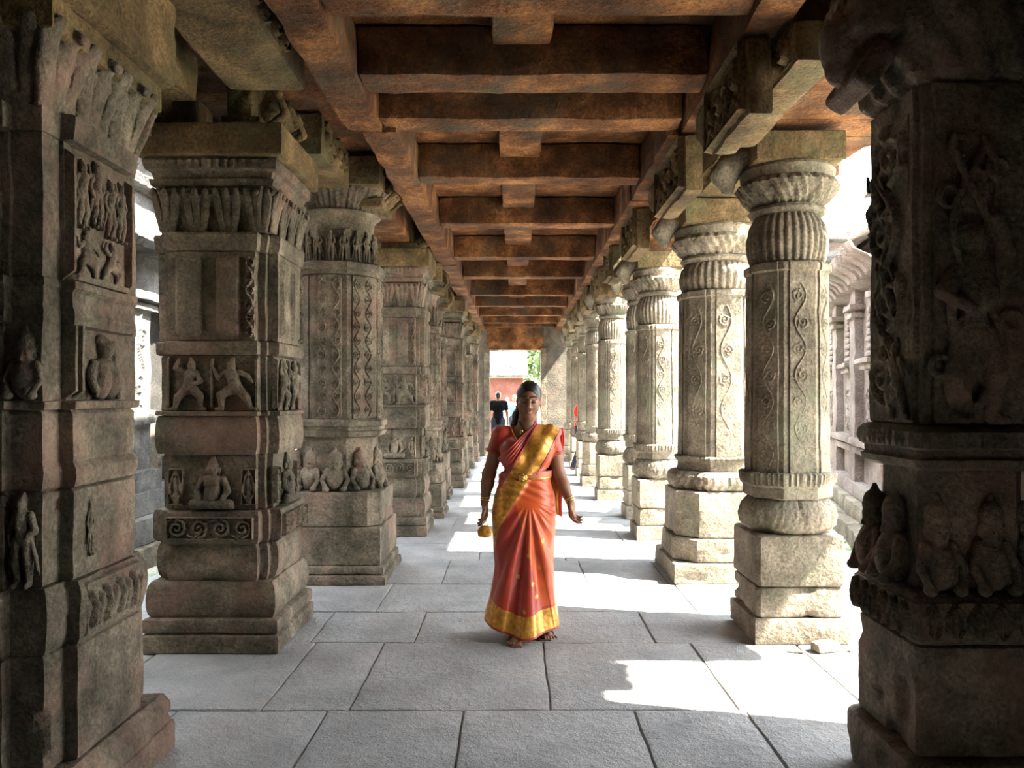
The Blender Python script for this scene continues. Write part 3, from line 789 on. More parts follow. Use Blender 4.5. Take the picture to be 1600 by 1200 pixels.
# ------------------------------------------------------------------ pillars of the shaded row: square type with projecting centre faces
def corbel(x, z0, z1, k, P, big=1.0):
    s = Sdf((-.12, -.35, 0), (.30, .35, z1 - z0), .012)
    H = z1 - z0
    s.chain([(.0, 0, .1), (.10, 0, H * .45), (.04, 0, H - .08)], [.10, .13, .10], .03)
    s.box((0, 0, H * .5), (.08, .27, H * .46), .02, .03)
    for j in range(-2, 3):
        s.chain([(.14, j * .1, .06), (.25, j * .1 + .03, H * .4), (.22, j * .1 - .02, H * .7), (.10, j * .1, H - .04)], [.015, .028, .026, .015], .008, 's' if j % 2 else 'u')
    s.box((.02, 0, .04), (.12, .31, .05), .01, .01)
    o = sculpt('carved_corbel', s, 'lintel_stone', P, 1, .006, k)
    o.location = (x, 0, z0); o.scale = (big, big, 1)
    return o
def square_pillar(loc, label, D='pillar_basalt', seed=1):
    P = empty('carved_pillar', (*loc, 0), label=label, cat='pillar', group='square carved pillars of the shaded row', kind='thing')
    sq = plan_square(.405); pp = plan_plus(.37, .31, .27); ps = plan_plus(.36, .30, .255)
    L = lambda *a, **k: loft(*a, parent=P, seed=seed, **k)
    L('plinth', sq, blk(0, .11, 0, .015) + blk(.115, .205, -.012, .02), D, dz=.03, chip=.02)
    L('base_block', plan_square(.372), pillow(.20, .415, .01, .03), D, dz=.03, chip=.03, seed=0) if False else loft('base_block', plan_square(.372), pillow(.205, .415, .01, .035), D, P, seed=seed + 1, chip=.02)
    loft('base_block', plan_plus(.365, .32, .27), pillow(.415, .63, -.0, .03), D, P, seed=seed + 2, chip=.02)
    loft('scroll_band', pp, [(.63, -.03), (.645, .0), (.66, .012), (.80, .012), (.825, .0), (.83, -.02)], D, P, seed=seed + 3, chip=.01)
    for sd in (0, 1):
        side_panel('scroll_relief', P, .384, -.255, .665, .51, .135, scroll_curves(.51, .135, 4), D, sd, depth=.022, res=.005, frame=.008)
    loft('niche_block', plan_plus(.335, .30, .255), blk(.83, 1.16, -.01, .01), D, P, seed=seed + 4)
    for sd in (0, 1):
        face_fig('seated', 'seated_figure', P, .33, .0, .84, .31, D, sd, 1, .9)
        for u in (-.265, .165):
            side_panel('side_relief', P, .335, u, .86, .095, .22, leaf_curves(.095, .22, 1) + figure_curves(.095, .22, 0), D, sd, depth=.02, res=.006, frame=.008)
    loft('plain_block', pp, pillow(1.16, 1.385, .004, .02), D, P, seed=seed + 5, chip=.025)
    loft('ledge', pp, blk(1.388, 1.415, .006, .006), D, P, seed=seed)
    loft('figure_block', plan_plus(.335, .30, .265), blk(1.415, 1.745, 0, .008), D, P, seed=seed + 6)
    for sd in (0, 1):
        face_fig('dancer_b', 'dancing_figure', P, .335, -.135, 1.42, .31, D, sd, .85, .8)
        face_fig('dancer', 'dancing_figure', P, .335, .13, 1.42, .31, D, sd, .95, .8)
        for u in (-.268, -.012, .25): side_panel('upright_strip', P, .337, u, 1.42, .02, .32, [], D, sd, res=.02, base=.02)
    loft('ledge', pp, blk(1.745, 1.83, .0, .014), D, P, seed=seed + 7)
    loft('shaft', ps, blk(1.83, 2.355, -.004, .008), D, P, seed=seed + 8, chip=.012)
    for sd in (0, 1):
        for u, w in ((-.225, .175), (.015, .165)):
            side_panel('shaft_panel', P, .356, u, 1.845, w, .495, [], D, sd, res=.03, base=.022, amp=.003)
        side_panel('carved_strip', P, .356, .195, 1.845, .06, .48, vine_curves(.06, .48, 3), D, sd, depth=.022, res=.006, base=.004)
    loft('ledge', pp, [(2.355, -.03), (2.36, -.008), (2.385, .0), (2.40, .002), (2.45, .01), (2.465, .0), (2.47, -.03)], D, P, seed=seed + 9)
    loft('leaf_capital', plan_plus(.35, .32, .25), [(2.465, -.05), (2.5, -.035), (2.6, -.01), (2.68, .03), (2.72, .02)], D, P, seed=seed + 10)
    for sd in (0, 1):
        for u in (-.27, -.09, .09, .27): face_fig('leaf', 'capital_leaf', P, .335, u, 2.475, .25, D, sd, .95, .5)
    for q in ((-1, -1), (1, -1), (1, 1)): carve('leaf', 'capital_leaf', P, (q[0] * .30, q[1] * .30, 2.475), math.atan2(q[1], q[0]) + PI / 2, .26, D, .9, .6)
    loft('abacus', plan_square(.36), [(2.72, -.06), (2.74, .0), (2.775, .01), (2.78, -.02), (2.82, .0), (2.83, .035), (2.88, .045), (2.90, .03)], D, P, seed=seed + 11,
         mod=lambda t, z: np.where((z > 2.84) & (z < 2.89), .008 * np.sign(np.sin(t * 60)), 0))
    loft('top_slab', plan_square(.43), blk(2.90, 3.09, .0, .012), 'lintel_stone', P, seed=seed + 12)
    o = corbel(.13, 3.08, 3.44, 1, P)
    return nest(P)

def dwarf_pillar(loc, label, D='pillar_basalt', seed=40):
    P = empty('carved_pillar', (*loc, 0), label=label, cat='pillar', group='eight-sided pillars of the shaded row', kind='thing')
    sq = plan_square(.465); oc = plan_oct(.37, 0, .6)
    loft('plinth', sq, blk(0, .075, 0, .012) + blk(.08, .15, -.02, .02), D, P, dz=.03, chip=.015, seed=seed)
    loft('base_block', plan_square(.425), blk(.152, .455, -.002, .012), D, P, chip=.012, seed=seed + 1)
    loft('base_block', plan_cham(.41, .09), blk(.457, .735, 0, .014), D, P, chip=.018, seed=seed + 2)
    loft('figure_drum', plan_oct(.31, 0, .6), blk(.735, 1.17, 0, .01), D, P, seed=seed + 3)
    a = PI / 8
    ring('dwarf', 'crowned_figure', P, 10, .335, .735, .36, D, a0=-PI / 2 + .13, wx=.98, dy=.85)
    loft('moulding', oc, [(1.165, -.04), (1.18, -.0), (1.215, .012), (1.225, -.004), (1.25, -.004), (1.262, .014), (1.30, .014), (1.318, -.01)], D, P, seed=seed + 4,
         mod=lambda t, z: np.where((z > 1.265) & (z < 1.30), .006 * np.sin(t * 56), 0))
    sh = plan_oct(.335, .016, .66)
    loft('shaft', sh, blk(1.318, 2.49, -.0, .008), D, P, seed=seed + 5, chip=.008, dz=.04)
    for k, ph in enumerate((-PI / 2, -PI / 4, 0)):
        w = .335 * 2 * math.tan(PI / 8) * .6
        for du in (-1, 1):
            n = np.array([math.cos(ph), math.sin(ph), 0]); u = np.array([-n[1], n[0], 0])
            org = n * .347 + u * (du * .055 - .042) + np.array([0, 0, 1.335])
            panel('vine_relief', org, u, n, .084, 1.13, vine_curves(.084, 1.13, 5 + k + du, .09), D, P, depth=.014, res=.0055, base=.003)
    loft('moulding', oc, [(2.49, -.05), (2.50, -.02), (2.53, -.02), (2.54, -.004), (2.59, .0), (2.605, -.03)], D, P, seed=seed + 6)
    loft('neck', plan_oct(.29, 0, .6), [(2.60, -.01), (2.87, -.005)], D, P, plan2=plan_circ(.30), seed=seed + 7)
    ring('stand', 'ring_figure', P, 18, .30, 2.60, .27, D, a0=-PI / 2, wx=.62, dy=.7)
    loft('bell', plan_circ(.24), [(2.86, .04), (2.90, .05), (2.97, .06), (3.00, .08), (3.02, .11), (3.03, .10)], D, P, seed=seed + 8)
    loft('lotus_capital', plan_circ(.30), [(3.02, .0), (3.06, .02), (3.12, .06), (3.17, .12), (3.20, .14), (3.205, .10)], D, P, seed=seed + 9, nth=200,
         mod=lambda t, z: .022 * (np.abs(np.sin(t * 8)) ** .6 - .6) + .006 * np.sin(t * 48))
    loft('abacus', plan_square(.41), blk(3.2, 3.43, .0, .012), 'lintel_stone', P, seed=seed + 10)
    corbel(.30, 3.05, 3.42, 2, P, .8)
    return nest(P)

# ------------------------------------------------------------------ pillars of the sunny row: eight-sided with a ribbed cushion
def melon(t, z): return -.012 * np.abs(np.cos(t * 16)) ** 3
def cushion_pillar(loc, label, a=.24, S='pillar_sandstone', seed=80, kind=0, group='eight-sided pillars of the sunny row'):
    P = empty('carved_pillar', (*loc, 0), label=label, cat='pillar', group=group, kind='thing')
    if kind == 0:
        loft('plinth', plan_square(.285), blk(0, .155, 0, .012), S, P, chip=.03, seed=seed)
        loft('base_block', plan_cham(.265, .02), blk(.156, .345, 0, .018), S, P, chip=.04, seed=seed + 1)
        loft('base_block', plan_cham(.268, .02), blk(.346, .655, 0, .014), S, P, chip=.012, amp=.006, seed=seed + 2)
        loft('leaf_cushion', plan_circ(.245), [(.652, -.03), (.665, .0), (.70, .035), (.76, .045), (.82, .03), (.865, -.01), (.87, -.03)], S, P, seed=seed + 3, nth=200,
             mod=lambda t, z: .016 * (np.abs(np.sin(t * 4 + (z - .76) * 3)) ** .5 - .6) + .007 * np.abs(np.sin(t * 22 + np.sin(z * 40) * 1.5)))
        z0, z1 = .868, 1.035
    else:
        loft('plinth', plan_square(.45), blk(0, .165, 0, .015), S, P, chip=.02, seed=seed)
        loft('base_block', plan_cham(.425, .16), blk(.166, .355, 0, .016), S, P, chip=.02, seed=seed + 1)
        loft('base_block', plan_cham(.395, .155), blk(.356, .73, 0, .014), S, P, chip=.015, amp=.005, seed=seed + 2)
        loft('leaf_cushion', plan_oct(.375, 0, .6), [(.73, -.03), (.745, .0), (.79, .022), (.85, .018), (.88, -.012), (.885, -.03)], S, P, seed=seed + 3, nth=200,
             mod=lambda t, z: .012 * (np.abs(np.sin(t * 8)) ** .5 - .5) + .006 * np.sin(t * 40 + np.sin(z * 60) * 2))
        z0, z1 = .882, 1.01
    oc = plan_oct(a + .015, 0, .6)
    loft('moulding', oc, [(z0, -.02), (z0 + .01, -.004), (z0 + .07, -.004), (z0 + .085, .012), (z1 - .015, .022), (z1 - .004, .01), (z1, -.02)], S, P, seed=seed + 4,
         mod=lambda t, z: np.where(z > z0 + .088, .006 * np.sign(np.sin(t * 48)), 0))
    top = 2.33 if kind == 0 else 2.38
    loft('shaft', plan_oct(a, .012, .66), [(z1, -.0), (top - .06, -.010), (top - .05, .008), (top - .012, .010), (top, -.01)], S, P, seed=seed + 5, chip=.006, dz=.04, amp=.003)
    w = a * 2 * math.tan(PI / 8)
    for k, ph in enumerate((-PI / 2, -PI / 4, -3 * PI / 4, 0, PI)):
        ww = w * .56
        diag_panel('vine_relief', P, a + .003, ph, z1 + .03, ww, top - z1 - .16, vine_curves(ww, top - z1 - .16, seed + k, ww * 1.25), S, depth=.009, res=.005)
    b = top
    h = .31 if kind == 0 else .24
    R = a - .005
    loft('ribbed_cushion', plan_circ(R), [(b, -.03), (b + .015, -.005), (b + h * .25, .012), (b + h * .5, .018), (b + h * .8, .0), (b + h, -.035), (b + h + .01, -.045)], S, P, seed=seed + 6, nth=256, amp=.002, chip=0, mod=melon)
    b += h
    loft('neck_ring', plan_circ(R), [(b, -.035), (b + .008, -.01), (b + .03, .004), (b + .05, -.008), (b + .06, -.03)], S, P, seed=seed + 7)
    b += .055
    loft('leaf_capital', plan_circ(R), [(b, -.03), (b + .03, .01), (b + .08, .05), (b + .13, .075), (b + .16, .05)], S, P, seed=seed + 8, nth=256,
         mod=lambda t, z: .020 * (np.abs(np.sin(t * 7 + np.sin(z * 45) * .5)) ** .7 - .6) + .008 * np.sin(t * 34 + z * 60))
    b += .155
    loft('capital_disc', plan_circ(R), [(b, .03), (b + .01, .05), (b + .07, .058), (b + .09, .045)], S, P, seed=seed + 9)
    b += .088
    loft('abacus', plan_square(a + .03), blk(b, 3.12, 0, .014), 'lintel_stone', P, seed=seed + 10, chip=.01)
    # leafy bracket towards the walk
    s = Sdf((-.34, -.2, -.25), (.15, .2, .22), .009)
    s.chain([(.08, 0, .12), (-.08, 0, .08), (-.17, 0, -.06), (-.15, 0, -.16)], [.12, .11, .10, .055], .03)
    s.ell((-.2, 0, -.02), (.09, .13, .11), .02)
    for k in range(-3, 4): s.chain([(-.02, k * .045, .16), (-.2, k * .045, .12), (-.30, k * .04, -.04), (-.22, k * .03, -.18)], [.012, .020, .020, .012], .006, 's')
    br = sculpt('leaf_bracket', s, S, P, 1, .004, seed)
    br.location = (-a - .02, 0, b + .02); br.scale = (.8, .8, .8)
    return nest(P)
# ------------------------------------------------------------------ the two pillars standing by the camera
def near_shaded_pillar():
    D = 'pillar_basalt'
    P = empty('carved_pillar', (-1.9, 2.98, 0), label='dark carved square pillar cut by the frame, seated figure in a niche on its side', cat='pillar', group='square carved pillars of the shaded row', kind='thing')
    pp = plan_plus(.37, .325, .22)
    loft('plinth', plan_square(.44), [(0, .0), (.12, -.0), (.125, -.01), (.2, -.02), (.24, -.05)], D, P, chip=.02, seed=200)
    loft('base_block', plan_plus(.39, .345, .23), blk(.24, .64, .0, .015), D, P, chip=.03, seed=201)
    loft('carved_band', plan_plus(.395, .35, .23), pillow(.64, .86, .015, .03), D, P, chip=.02, seed=202)
    for sd in (0, 1):
        side_panel('band_relief', P, .405, -.2, .66, .4, .19, [c for k in range(4) for c in [(np.array([(k * .1 + .02, .15), (k * .1 + .05, .1), (k * .1 + .03, .04)]), .016, 1), (np.array([(k * .1 + .06, .04), (k * .1 + .09, .13)]), .014, .9)]], D, sd, depth=.022, res=.006)
    loft('base_block', pp, blk(.86, 1.18, .0, .014), D, P, chip=.02, seed=203)
    face_fig('stand', 'standing_figure', P, .325, .27, .87, .5, D, 0, .6, .8) if False else carve('stand', 'standing_figure', P, (.272, -.33, .87), 0, .31, D, .62, 1.1)
    carve('stand_b', 'standing_figure', P, (.05, -.375, .87), 0, .31, D, .9, .8)
    carve('stand', 'standing_figure', P, (.372, -.12, .93), PI / 2, .2, D, .5, .4)
    loft('moulded_block', pp, [(1.18, -.02), (1.19, 0), (1.22, .012), (1.25, .012), (1.275, -.008), (1.29, -.004), (1.44, -.004), (1.455, -.02)], D, P, chip=.02, seed=204)
    loft('niche_block', plan_plus(.335, .325, .20), blk(1.455, 1.90, .0, .008), D, P, seed=205)
    loft('ledge', pp, [(1.455, -.02), (1.458, .015), (1.485, .018), (1.488, -.02)], D, P, seed=206)
    carve('bust', 'niche_figure', P, (.335, .02, 1.487), PI / 2, .255, D, .95, .95)
    for u in (-.21, -.165): side_panel('niche_jamb', P, .337, u, 1.49, .022, .30, [], D, 1, res=.03, base=.032)
    loft('ledge', pp, [(1.745, -.02), (1.75, .0), (1.79, .004), (1.81, -.008), (1.86, -.008), (1.875, .012), (1.90, .012), (1.905, -.02)], D, P, seed=207)
    carve('dwarf', 'corner_figure', P, (.27, -.325, 1.49), 0, .25, D, .8, .8)
    carve('dwarf', 'corner_figure', P, (.02, -.345, 1.49), 0, .25, D, 1.2, .6)
    loft('shaft', plan_plus(.338, .325, .22), blk(1.90, 2.39, 0, .008), D, P, chip=.015, seed=208)
    # framed panel with a group of small figures
    for u in (-.218, .198): side_panel('panel_frame', P, .34, u, 1.91, .02, .46, [], D, 1, res=.03, base=.03)
    side_panel('panel_frame', P, .34, -.21, 1.905, .42, .03, [], D, 1, res=.03, base=.028)
    for (kd, u, z, h, w) in (('stand_b', -.13, 2.10, .25, .8), ('stand', -.03, 2.12, .25, .8), ('stand_b', .07, 2.10, .23, .8), ('stand', .15, 2.10, .24, .7), ('dancer', -.09, 1.93, .17, 1.1), ('dancer_b', .08, 1.93, .16, 1.1)):
        face_fig(kd, 'panel_figure', P, .338, u, z, h, D, 1, w, .9)
    side_panel('front_relief', P, .338, -.2, 1.92, .4, .45, scroll_curves(.4, .45, 2) + vine_curves(.4, .45, 2, .2), D, 0, depth=.03, res=.008)
    loft('ledge', pp, [(2.385, -.02), (2.39, .0), (2.42, .006), (2.47, .01), (2.48, -.01)], D, P, seed=209)
    loft('leaf_capital', plan_plus(.34, .33, .22), [(2.475, -.03), (2.55, -.01), (2.66, .03), (2.70, .03)], D, P, seed=210)
    for sd in (0, 1, 2):
        for u in (-.25, -.02, .21): face_fig('leaf', 'capital_leaf', P, .32, u, 2.47, .29, D, sd, 1.45, .7)
    loft('abacus', plan_square(.40), blk(2.70, 2.82, 0, .014), 'lintel_stone', P, seed=211)
    loft('top_slab', plan_square(.44), blk(2.82, 3.18, 0, .014), 'lintel_stone', P, seed=212)
    return nest(P)
near_shaded_pillar()

def near_shadowed_pillar():
    D = 'pillar_basalt'
    P = empty('carved_pillar', (1.66, 3.05, 0), label='very dark pillar cut by the frame, carved with a dancer wrapped in vines', cat='pillar', kind='thing')
    loft('plinth', plan_cham(.285, .03), blk(0, .225, 0, .02), D, P, chip=.04, seed=300)
    loft('base_block', plan_cham(.245, .015), blk(.225, .62, 0, .016), D, P, chip=.03, seed=301)
    loft('petal_band', plan_cham(.245, .015), [(.62, -.02), (.635, .0), (.66, .015), (.77, .018), (.79, .0), (.80, -.02)], D, P, seed=302)
    for sd in (0, 3): side_panel('petal_relief', P, .258, -.24, .64, .48, .14, leaf_curves(.48, .14, 6), D, sd, depth=.024, res=.005, base=.004)
    loft('figure_drum', plan_cham(.19, .05), blk(.80, 1.25, 0, .01), D, P, seed=303)
    for x, y, r in ((-.15, -.20, 0), (.04, -.20, 0), (.20, -.17, .5), (-.22, -.03, -PI / 2), (-.22, .14, -PI / 2)):
        carve('dwarf', 'crowned_figure', P, (x, y, .80), r, .36, D, .74, .9)
    loft('moulding', plan_cham(.235, .02), [(1.235, -.04), (1.25, 0), (1.275, .01), (1.285, -.008), (1.31, -.006), (1.32, .02), (1.375, .024), (1.395, .0), (1.40, -.02)], D, P, seed=304,
         mod=lambda t, z: np.where((z > 1.33) & (z < 1.375), .009 * np.sign(np.sin(t * 40)), 0))
    loft('shaft', plan_plus(.225, .205, .17), blk(1.40, 2.62, 0, .01), D, P, chip=.02, seed=305)
    # large relief: dancer with vines
    s = Sdf((-.17, -.12, -.02), (.17, .05, 1.1), .007)
    s.ell((.0, -.01, .64), (.045, .045, .055), .01); s.ell((-.02, -.0, .66), (.06, .04, .06), .01)
    s.cap((.0, 0, .56), (.01, -.01, .46), .062, .07, .02); s.cap((.01, -.01, .46), (-.01, -.005, .36), .055, .05, .02); s.ell((-.01, -.01, .31), (.075, .055, .07), .02)
    s.chain([(-.04, -.01, .30), (-.07, -.035, .16), (-.03, -.01, .02)], [.05, .038, .024], .015); s.chain([(.03, -.01, .30), (.055, -.04, .17), (.06, -.01, .02)], [.05, .038, .024], .015)
    s.cap((-.03, -.02, .015), (-.06, -.05, .01), .022, .016, .01); s.cap((.06, -.02, .015), (.095, -.045, .01), .022, .016, .01)
    s.chain([(-.06, -.0, .54), (-.12, -.02, .46), (-.04, -.06, .40)], [.028, .024, .02], .01); s.chain([(.065, 0, .54), (.12, -.02, .6), (.07, -.03, .72)], [.028, .022, .02], .01)
    for ph, q in ((0, 1), (2.1, 1), (4.0, -1)):
        t = np.linspace(0, 1, 34)
        pts = np.stack([.10 * np.sin(t * 7 + ph) * (1 - .2 * t), -.02 - .012 * np.cos(t * 9 + ph), .06 + t * .95], 1)
        s.chain(pts, [.017 - .006 * k for k in t], .006)
    for (x, z) in ((-.09, .8), (.08, .9), (-.05, .98), (.1, .72), (.0, .86), (-.12, .2), (.13, .36)):
        s.chain([(x + .035 * math.cos(a), -.01, z + .035 * math.sin(a)) for a in np.linspace(0, 5, 9)], [.012] * 9, .004)
    o = sculpt('vine_dancer', s, D, P, 1, .002, 9); o.location = (-.035, -.222, 1.41)
    side_panel('side_relief', P, .226, -.15, 1.44, .3, 1.1, vine_curves(.3, 1.1, 7, .2), D, 3, depth=.03, res=.008, base=.0)
    for k in range(3): carve('dancer', 'side_figure', P, (-.222, -.08 + .08 * k, 1.42 + .36 * k), -PI / 2, .3, D, .6, .7)
    loft('capital', plan_cham(.22, .03), [(2.62, -.02), (2.66, .02), (2.80, .06), (2.95, .09), (3.0, .09)], D, P, seed=306, mod=lambda t, z: .012 * np.sin(t * 14 + z * 30))
    loft('abacus', plan_square(.33), blk(3.0, 3.18, 0, .014), D, P, seed=307)
    s = Sdf((-.3, -.2, -.25), (.2, .2, .25), .01)
    s.box((0, 0, .1), (.2, .16, .1), .02); s.chain([(-.05, 0, .1), (-.16, 0, .0), (-.2, 0, -.1)], [.13, .11, .05], .03)
    s.box((-.12, 0, -.12), (.045, .15, .09), .02, .02, rot=Matrix.Rotation(.6, 4, 'Y'))
    for k in range(-2, 3): s.chain([(-.1, k * .06, .2), (-.27, k * .055, .1), (-.3, k * .05, -.1)], [.008, .014, .01], .01, 's')
    o = sculpt('leaf_bracket', s, D, P, 1, .004, 10); o.location = (-.24, -.05, 2.82)
    return nest(P)
near_shadowed_pillar()

# ------------------------------------------------------------------ the rows
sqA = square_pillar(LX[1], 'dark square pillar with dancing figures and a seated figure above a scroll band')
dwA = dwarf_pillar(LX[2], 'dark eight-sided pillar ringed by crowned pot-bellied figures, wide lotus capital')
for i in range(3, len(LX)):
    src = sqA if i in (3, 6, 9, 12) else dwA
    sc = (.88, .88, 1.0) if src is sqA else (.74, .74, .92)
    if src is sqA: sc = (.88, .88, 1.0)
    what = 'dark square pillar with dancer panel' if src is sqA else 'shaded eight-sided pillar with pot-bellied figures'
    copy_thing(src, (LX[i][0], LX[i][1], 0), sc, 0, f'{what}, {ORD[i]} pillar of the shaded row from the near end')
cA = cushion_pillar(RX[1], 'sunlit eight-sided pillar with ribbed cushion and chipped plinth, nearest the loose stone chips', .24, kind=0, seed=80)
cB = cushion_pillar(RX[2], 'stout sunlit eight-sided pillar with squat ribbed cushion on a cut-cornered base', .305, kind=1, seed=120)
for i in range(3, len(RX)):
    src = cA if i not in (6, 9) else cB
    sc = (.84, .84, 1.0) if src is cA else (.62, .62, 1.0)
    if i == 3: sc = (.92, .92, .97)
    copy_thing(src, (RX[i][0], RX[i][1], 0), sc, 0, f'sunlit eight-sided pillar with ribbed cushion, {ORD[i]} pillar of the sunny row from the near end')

# ------------------------------------------------------------------ lintels between the pillars, carved side panels, corbels
def holes(V, lo, hi):
    return V
for s, L in ((-1, LX), (1, RX)):
    nm = 'shaded' if s < 0 else 'sunny'
    ys = [(-3.4), (-.9), (1.2)] + [p[1] for p in L] + [20.0]
    for i in range(len(ys) - 1):
        a, b = ys[i], ys[i + 1]
        bay = i - 2
        cx = L[min(max(bay + 0, 0), len(L) - 1)][0]
        if bay < 0: cx = L[0][0]
        if s < 0:
            if bay == 0: lo, hi = (-1.73, a + .28, 2.92), (-1.36, b - 1.0, 3.2)
            elif bay == 1: lo, hi = (-1.62, a + .18, 3.24), (-1.19, b - .5, 3.45)
            else: lo, hi = (cx - .2, a + (.45 if bay == 2 else .2), 3.165), (cx + .17, b - .25, 3.46)
            lo2, hi2 = (cx - .36, a + .43, 3.2), (cx - .05, b - .43, 3.46)
        else:
            if bay == 0: lo, hi = (1.22, a + .35, 2.92), (1.58, b - 1.0, 3.165)
            elif bay == 1: lo, hi = (1.24, a + .3, 2.98), (1.43, b - .35, 3.165)
            else: lo, hi = (max(1.19, cx - .24), a + .2, 3.13), (cx + .16, b - .2, 3.46)
            lo2, hi2 = (max(1.24, cx - .1), a, 3.2), (cx + .25, b - .01, 3.46)
        mat = 'lintel_stone' if bay < 3 else 'beam_stone'
        if s > 0 and bay < 0: lo, hi = (1.3, a, 3.0), (1.6, b - .02, 3.17); lo2, hi2 = (1.3, 0, 3.2), (1.6, 0, 3.46)
        if s > 0 and bay == len(L) - 1: hi = (hi[0], b - .02, 3.46)
        if bay < 0: lo2, hi2 = (lo2[0], a, 3.2), (hi2[0], b, 3.46)
        if s < 0 and bay <= 0: lo2 = (-2.06, lo2[1], 3.2)
        if s > 0 and 0 <= bay < 3: hi2 = (1.44, hi2[1], 3.46)
        lab = f'squared lintel block along the {nm} row, between its {ORD[bay]} and {ORD[bay + 1]} pillars' if 0 <= bay < len(L) - 1 else f'lintel block at an end of the {nm} row'
        P = empty('lintel_block', (0, 0, 0), label=lab, cat='lintel', group=f'lintels over the {nm} row', kind='thing')
        if b - a > .8: rough_box('soffit_stone', lo, hi, mat, P, .05 if bay < 4 else .2, .018, .009, i * 3 + (1 if s > 0 else 0), chip=.01)
        rough_box('upper_stone', lo2, hi2, mat, P, .08 if bay < 4 else .2, .018, .009, i * 3 + 2)
        if 0 <= bay < 3:
            # carving on the walk side of the soffit stone
            w = hi[1] - lo[1] - .1; h = hi[2] - lo[2] - .04
            if w > .3:
                if s < 0: panel('carved_side', (hi[0], lo[1] + .05, lo[2] + .02), (0, 1, 0), (1, 0, 0), w * .75, h, vine_curves(h, w * .75, 3, .2) and scroll_curves(w * .75, h, max(3, int(w / .2))), mat, P, depth=.03, res=.008)
                else: panel('carved_side', (lo[0], lo[1] + w * .9, lo[2] + .02), (0, -1, 0), (-1, 0, 0), w * .85, h, scroll_curves(w * .85, h, max(3, int(w / .16))), mat, P, depth=.04, res=.008)
for i, (a, b) in enumerate([(3.42, 4.56), (4.58, 5.52), (5.55, 6.6)]):
    x = -2.22
    z = (2.98, 3.11, 3.1)[i]
    long_beam('outer_beam', (x - .14, a, z), (x + .14, b, 3.46), f'outer roof beam behind the shaded row, {ORD[i]} from the near end', 'outer roof beams of the shaded row', 'lintel_stone', .08, .01, i)
# hanging carved strut panels on the sunny side, one per bay
def strut(y0, y1, bay):
    x = 1.07
    def taper(V):
        t = np.clip((V[:, 1] - y0) / (y1 - y0), 0, 1)
        zb = 2.80 + .25 * np.clip((t - .55) / .45, 0, 1) ** 1.3
        V[:, 2] = 3.16 - (3.16 - V[:, 2]) * (3.16 - zb) / .36
        return V
    P = empty('strut_panel', (0, 0, 0), label=f'pierced and carved strut panel under the beam, {ORD[bay]} one along the sunny side', cat='strut', group='strut panels along the sunny side', kind='thing')
    rough_box('strut_stone', (x, y0, 2.8), (x + .12, y1, 3.16), 'lintel_stone', P, .05, .02, .008, bay * 5, taper=taper)
    w = (y1 - y0) * .62
    cv = []
    rnd = random.Random(bay)
    for k in range(4):
        cx = w * (.15 + .22 * k); cv.append((spiral(cx, .16 + .05 * (k % 2), .07, 1.3, 1 if k % 2 else -1, rnd.uniform(0, 6)), .018, 1.0))
        cv.append(([(cx - .06, .03), (cx, .1), (cx + .07, .05)], .02, .9))
    panel('strut_carving', (x, y0 + w + .04, 2.83), (0, -1, 0), (-1, 0, 0), w, .34, cv, 'lintel_stone', P, depth=.035, res=.009 if bay < 4 else .02, frame=.015)
    # solid dark arched plugs, painted as the shade inside sockets
    for k in range(2):
        sd = Sdf((-.03, -.08, -.12), (.03, .08, .12), .008)
        sd.cap((0, 0, -.06), (0, 0, .05), .035, .035)
        sd2 = sculpt('socket_shade', sd, 'opening_shade', P, 1); sd2.location = (x - .012, y0 + w * .45 + k * w * .62, 3.02); sd2.scale = (.5, 1, 1)
for i, (y0, y1) in enumerate([(3.66, 4.75), (5.02, 6.45), (6.98, 8.2), (8.75, 9.7), (10.15, 11.4), (11.95, 13.2), (13.8, 14.9), (15.4, 16.6)]):
    strut(y0, y1, i)
# outer eave on the sunny side: broken stone slabs
def eave(y0, y1, x1, k, z=3.16):
    def tp(V):
        e = V[:, 0] > (x1 - .12)
        n = fbm(np.stack([V[:, 1] * 4, V[:, 2] * 2, 0 * V[:, 0] + k], 1), 5, 4)
        V[:, 0] = np.where(e, V[:, 0] + n * .10, V[:, 0])
        return V
    o = rough_box('eave_slab', (1.48, y0, z), (x1, y1, z + .13), 'beam_stone', None, .035, .02, .01, k, taper=tp, chip=.0)
    setp(o, f'rough broken-edged eave slab over the sunny row, {ORD[k]} from the near end', 'slab', 'eave slabs of the sunny row', 'thing')
EAVES = [(3.42, 3.86, 3.0), (3.87, 4.78, 3.8), (4.79, 5.1, 2.5), (5.11, 6.35, 2.38)]  # hidden near slabs drawn out to cast the shade between sun patches
for k, (a, b, x) in enumerate(EAVES): eave(a, b, x, k)
# roof edge stones above the sunny row
rb = setp(rough_box('roof_edge', (1.51, 2.92, 3.475), (3.1, 3.9, 3.62), 'beam_stone', None, .1, .02, .015, 5), 'roof edge stone carrying the eave slabs', 'slab', kind='structure')  # extended outward to bound the sun patch on the floor
setp(rough_box('roof_edge', (1.51, 3.91, 3.475), (2.3, 6.4, 3.62), 'beam_stone', None, .1, .02, .015, 6), 'second roof edge stone over the sunny row', 'slab', kind='structure')

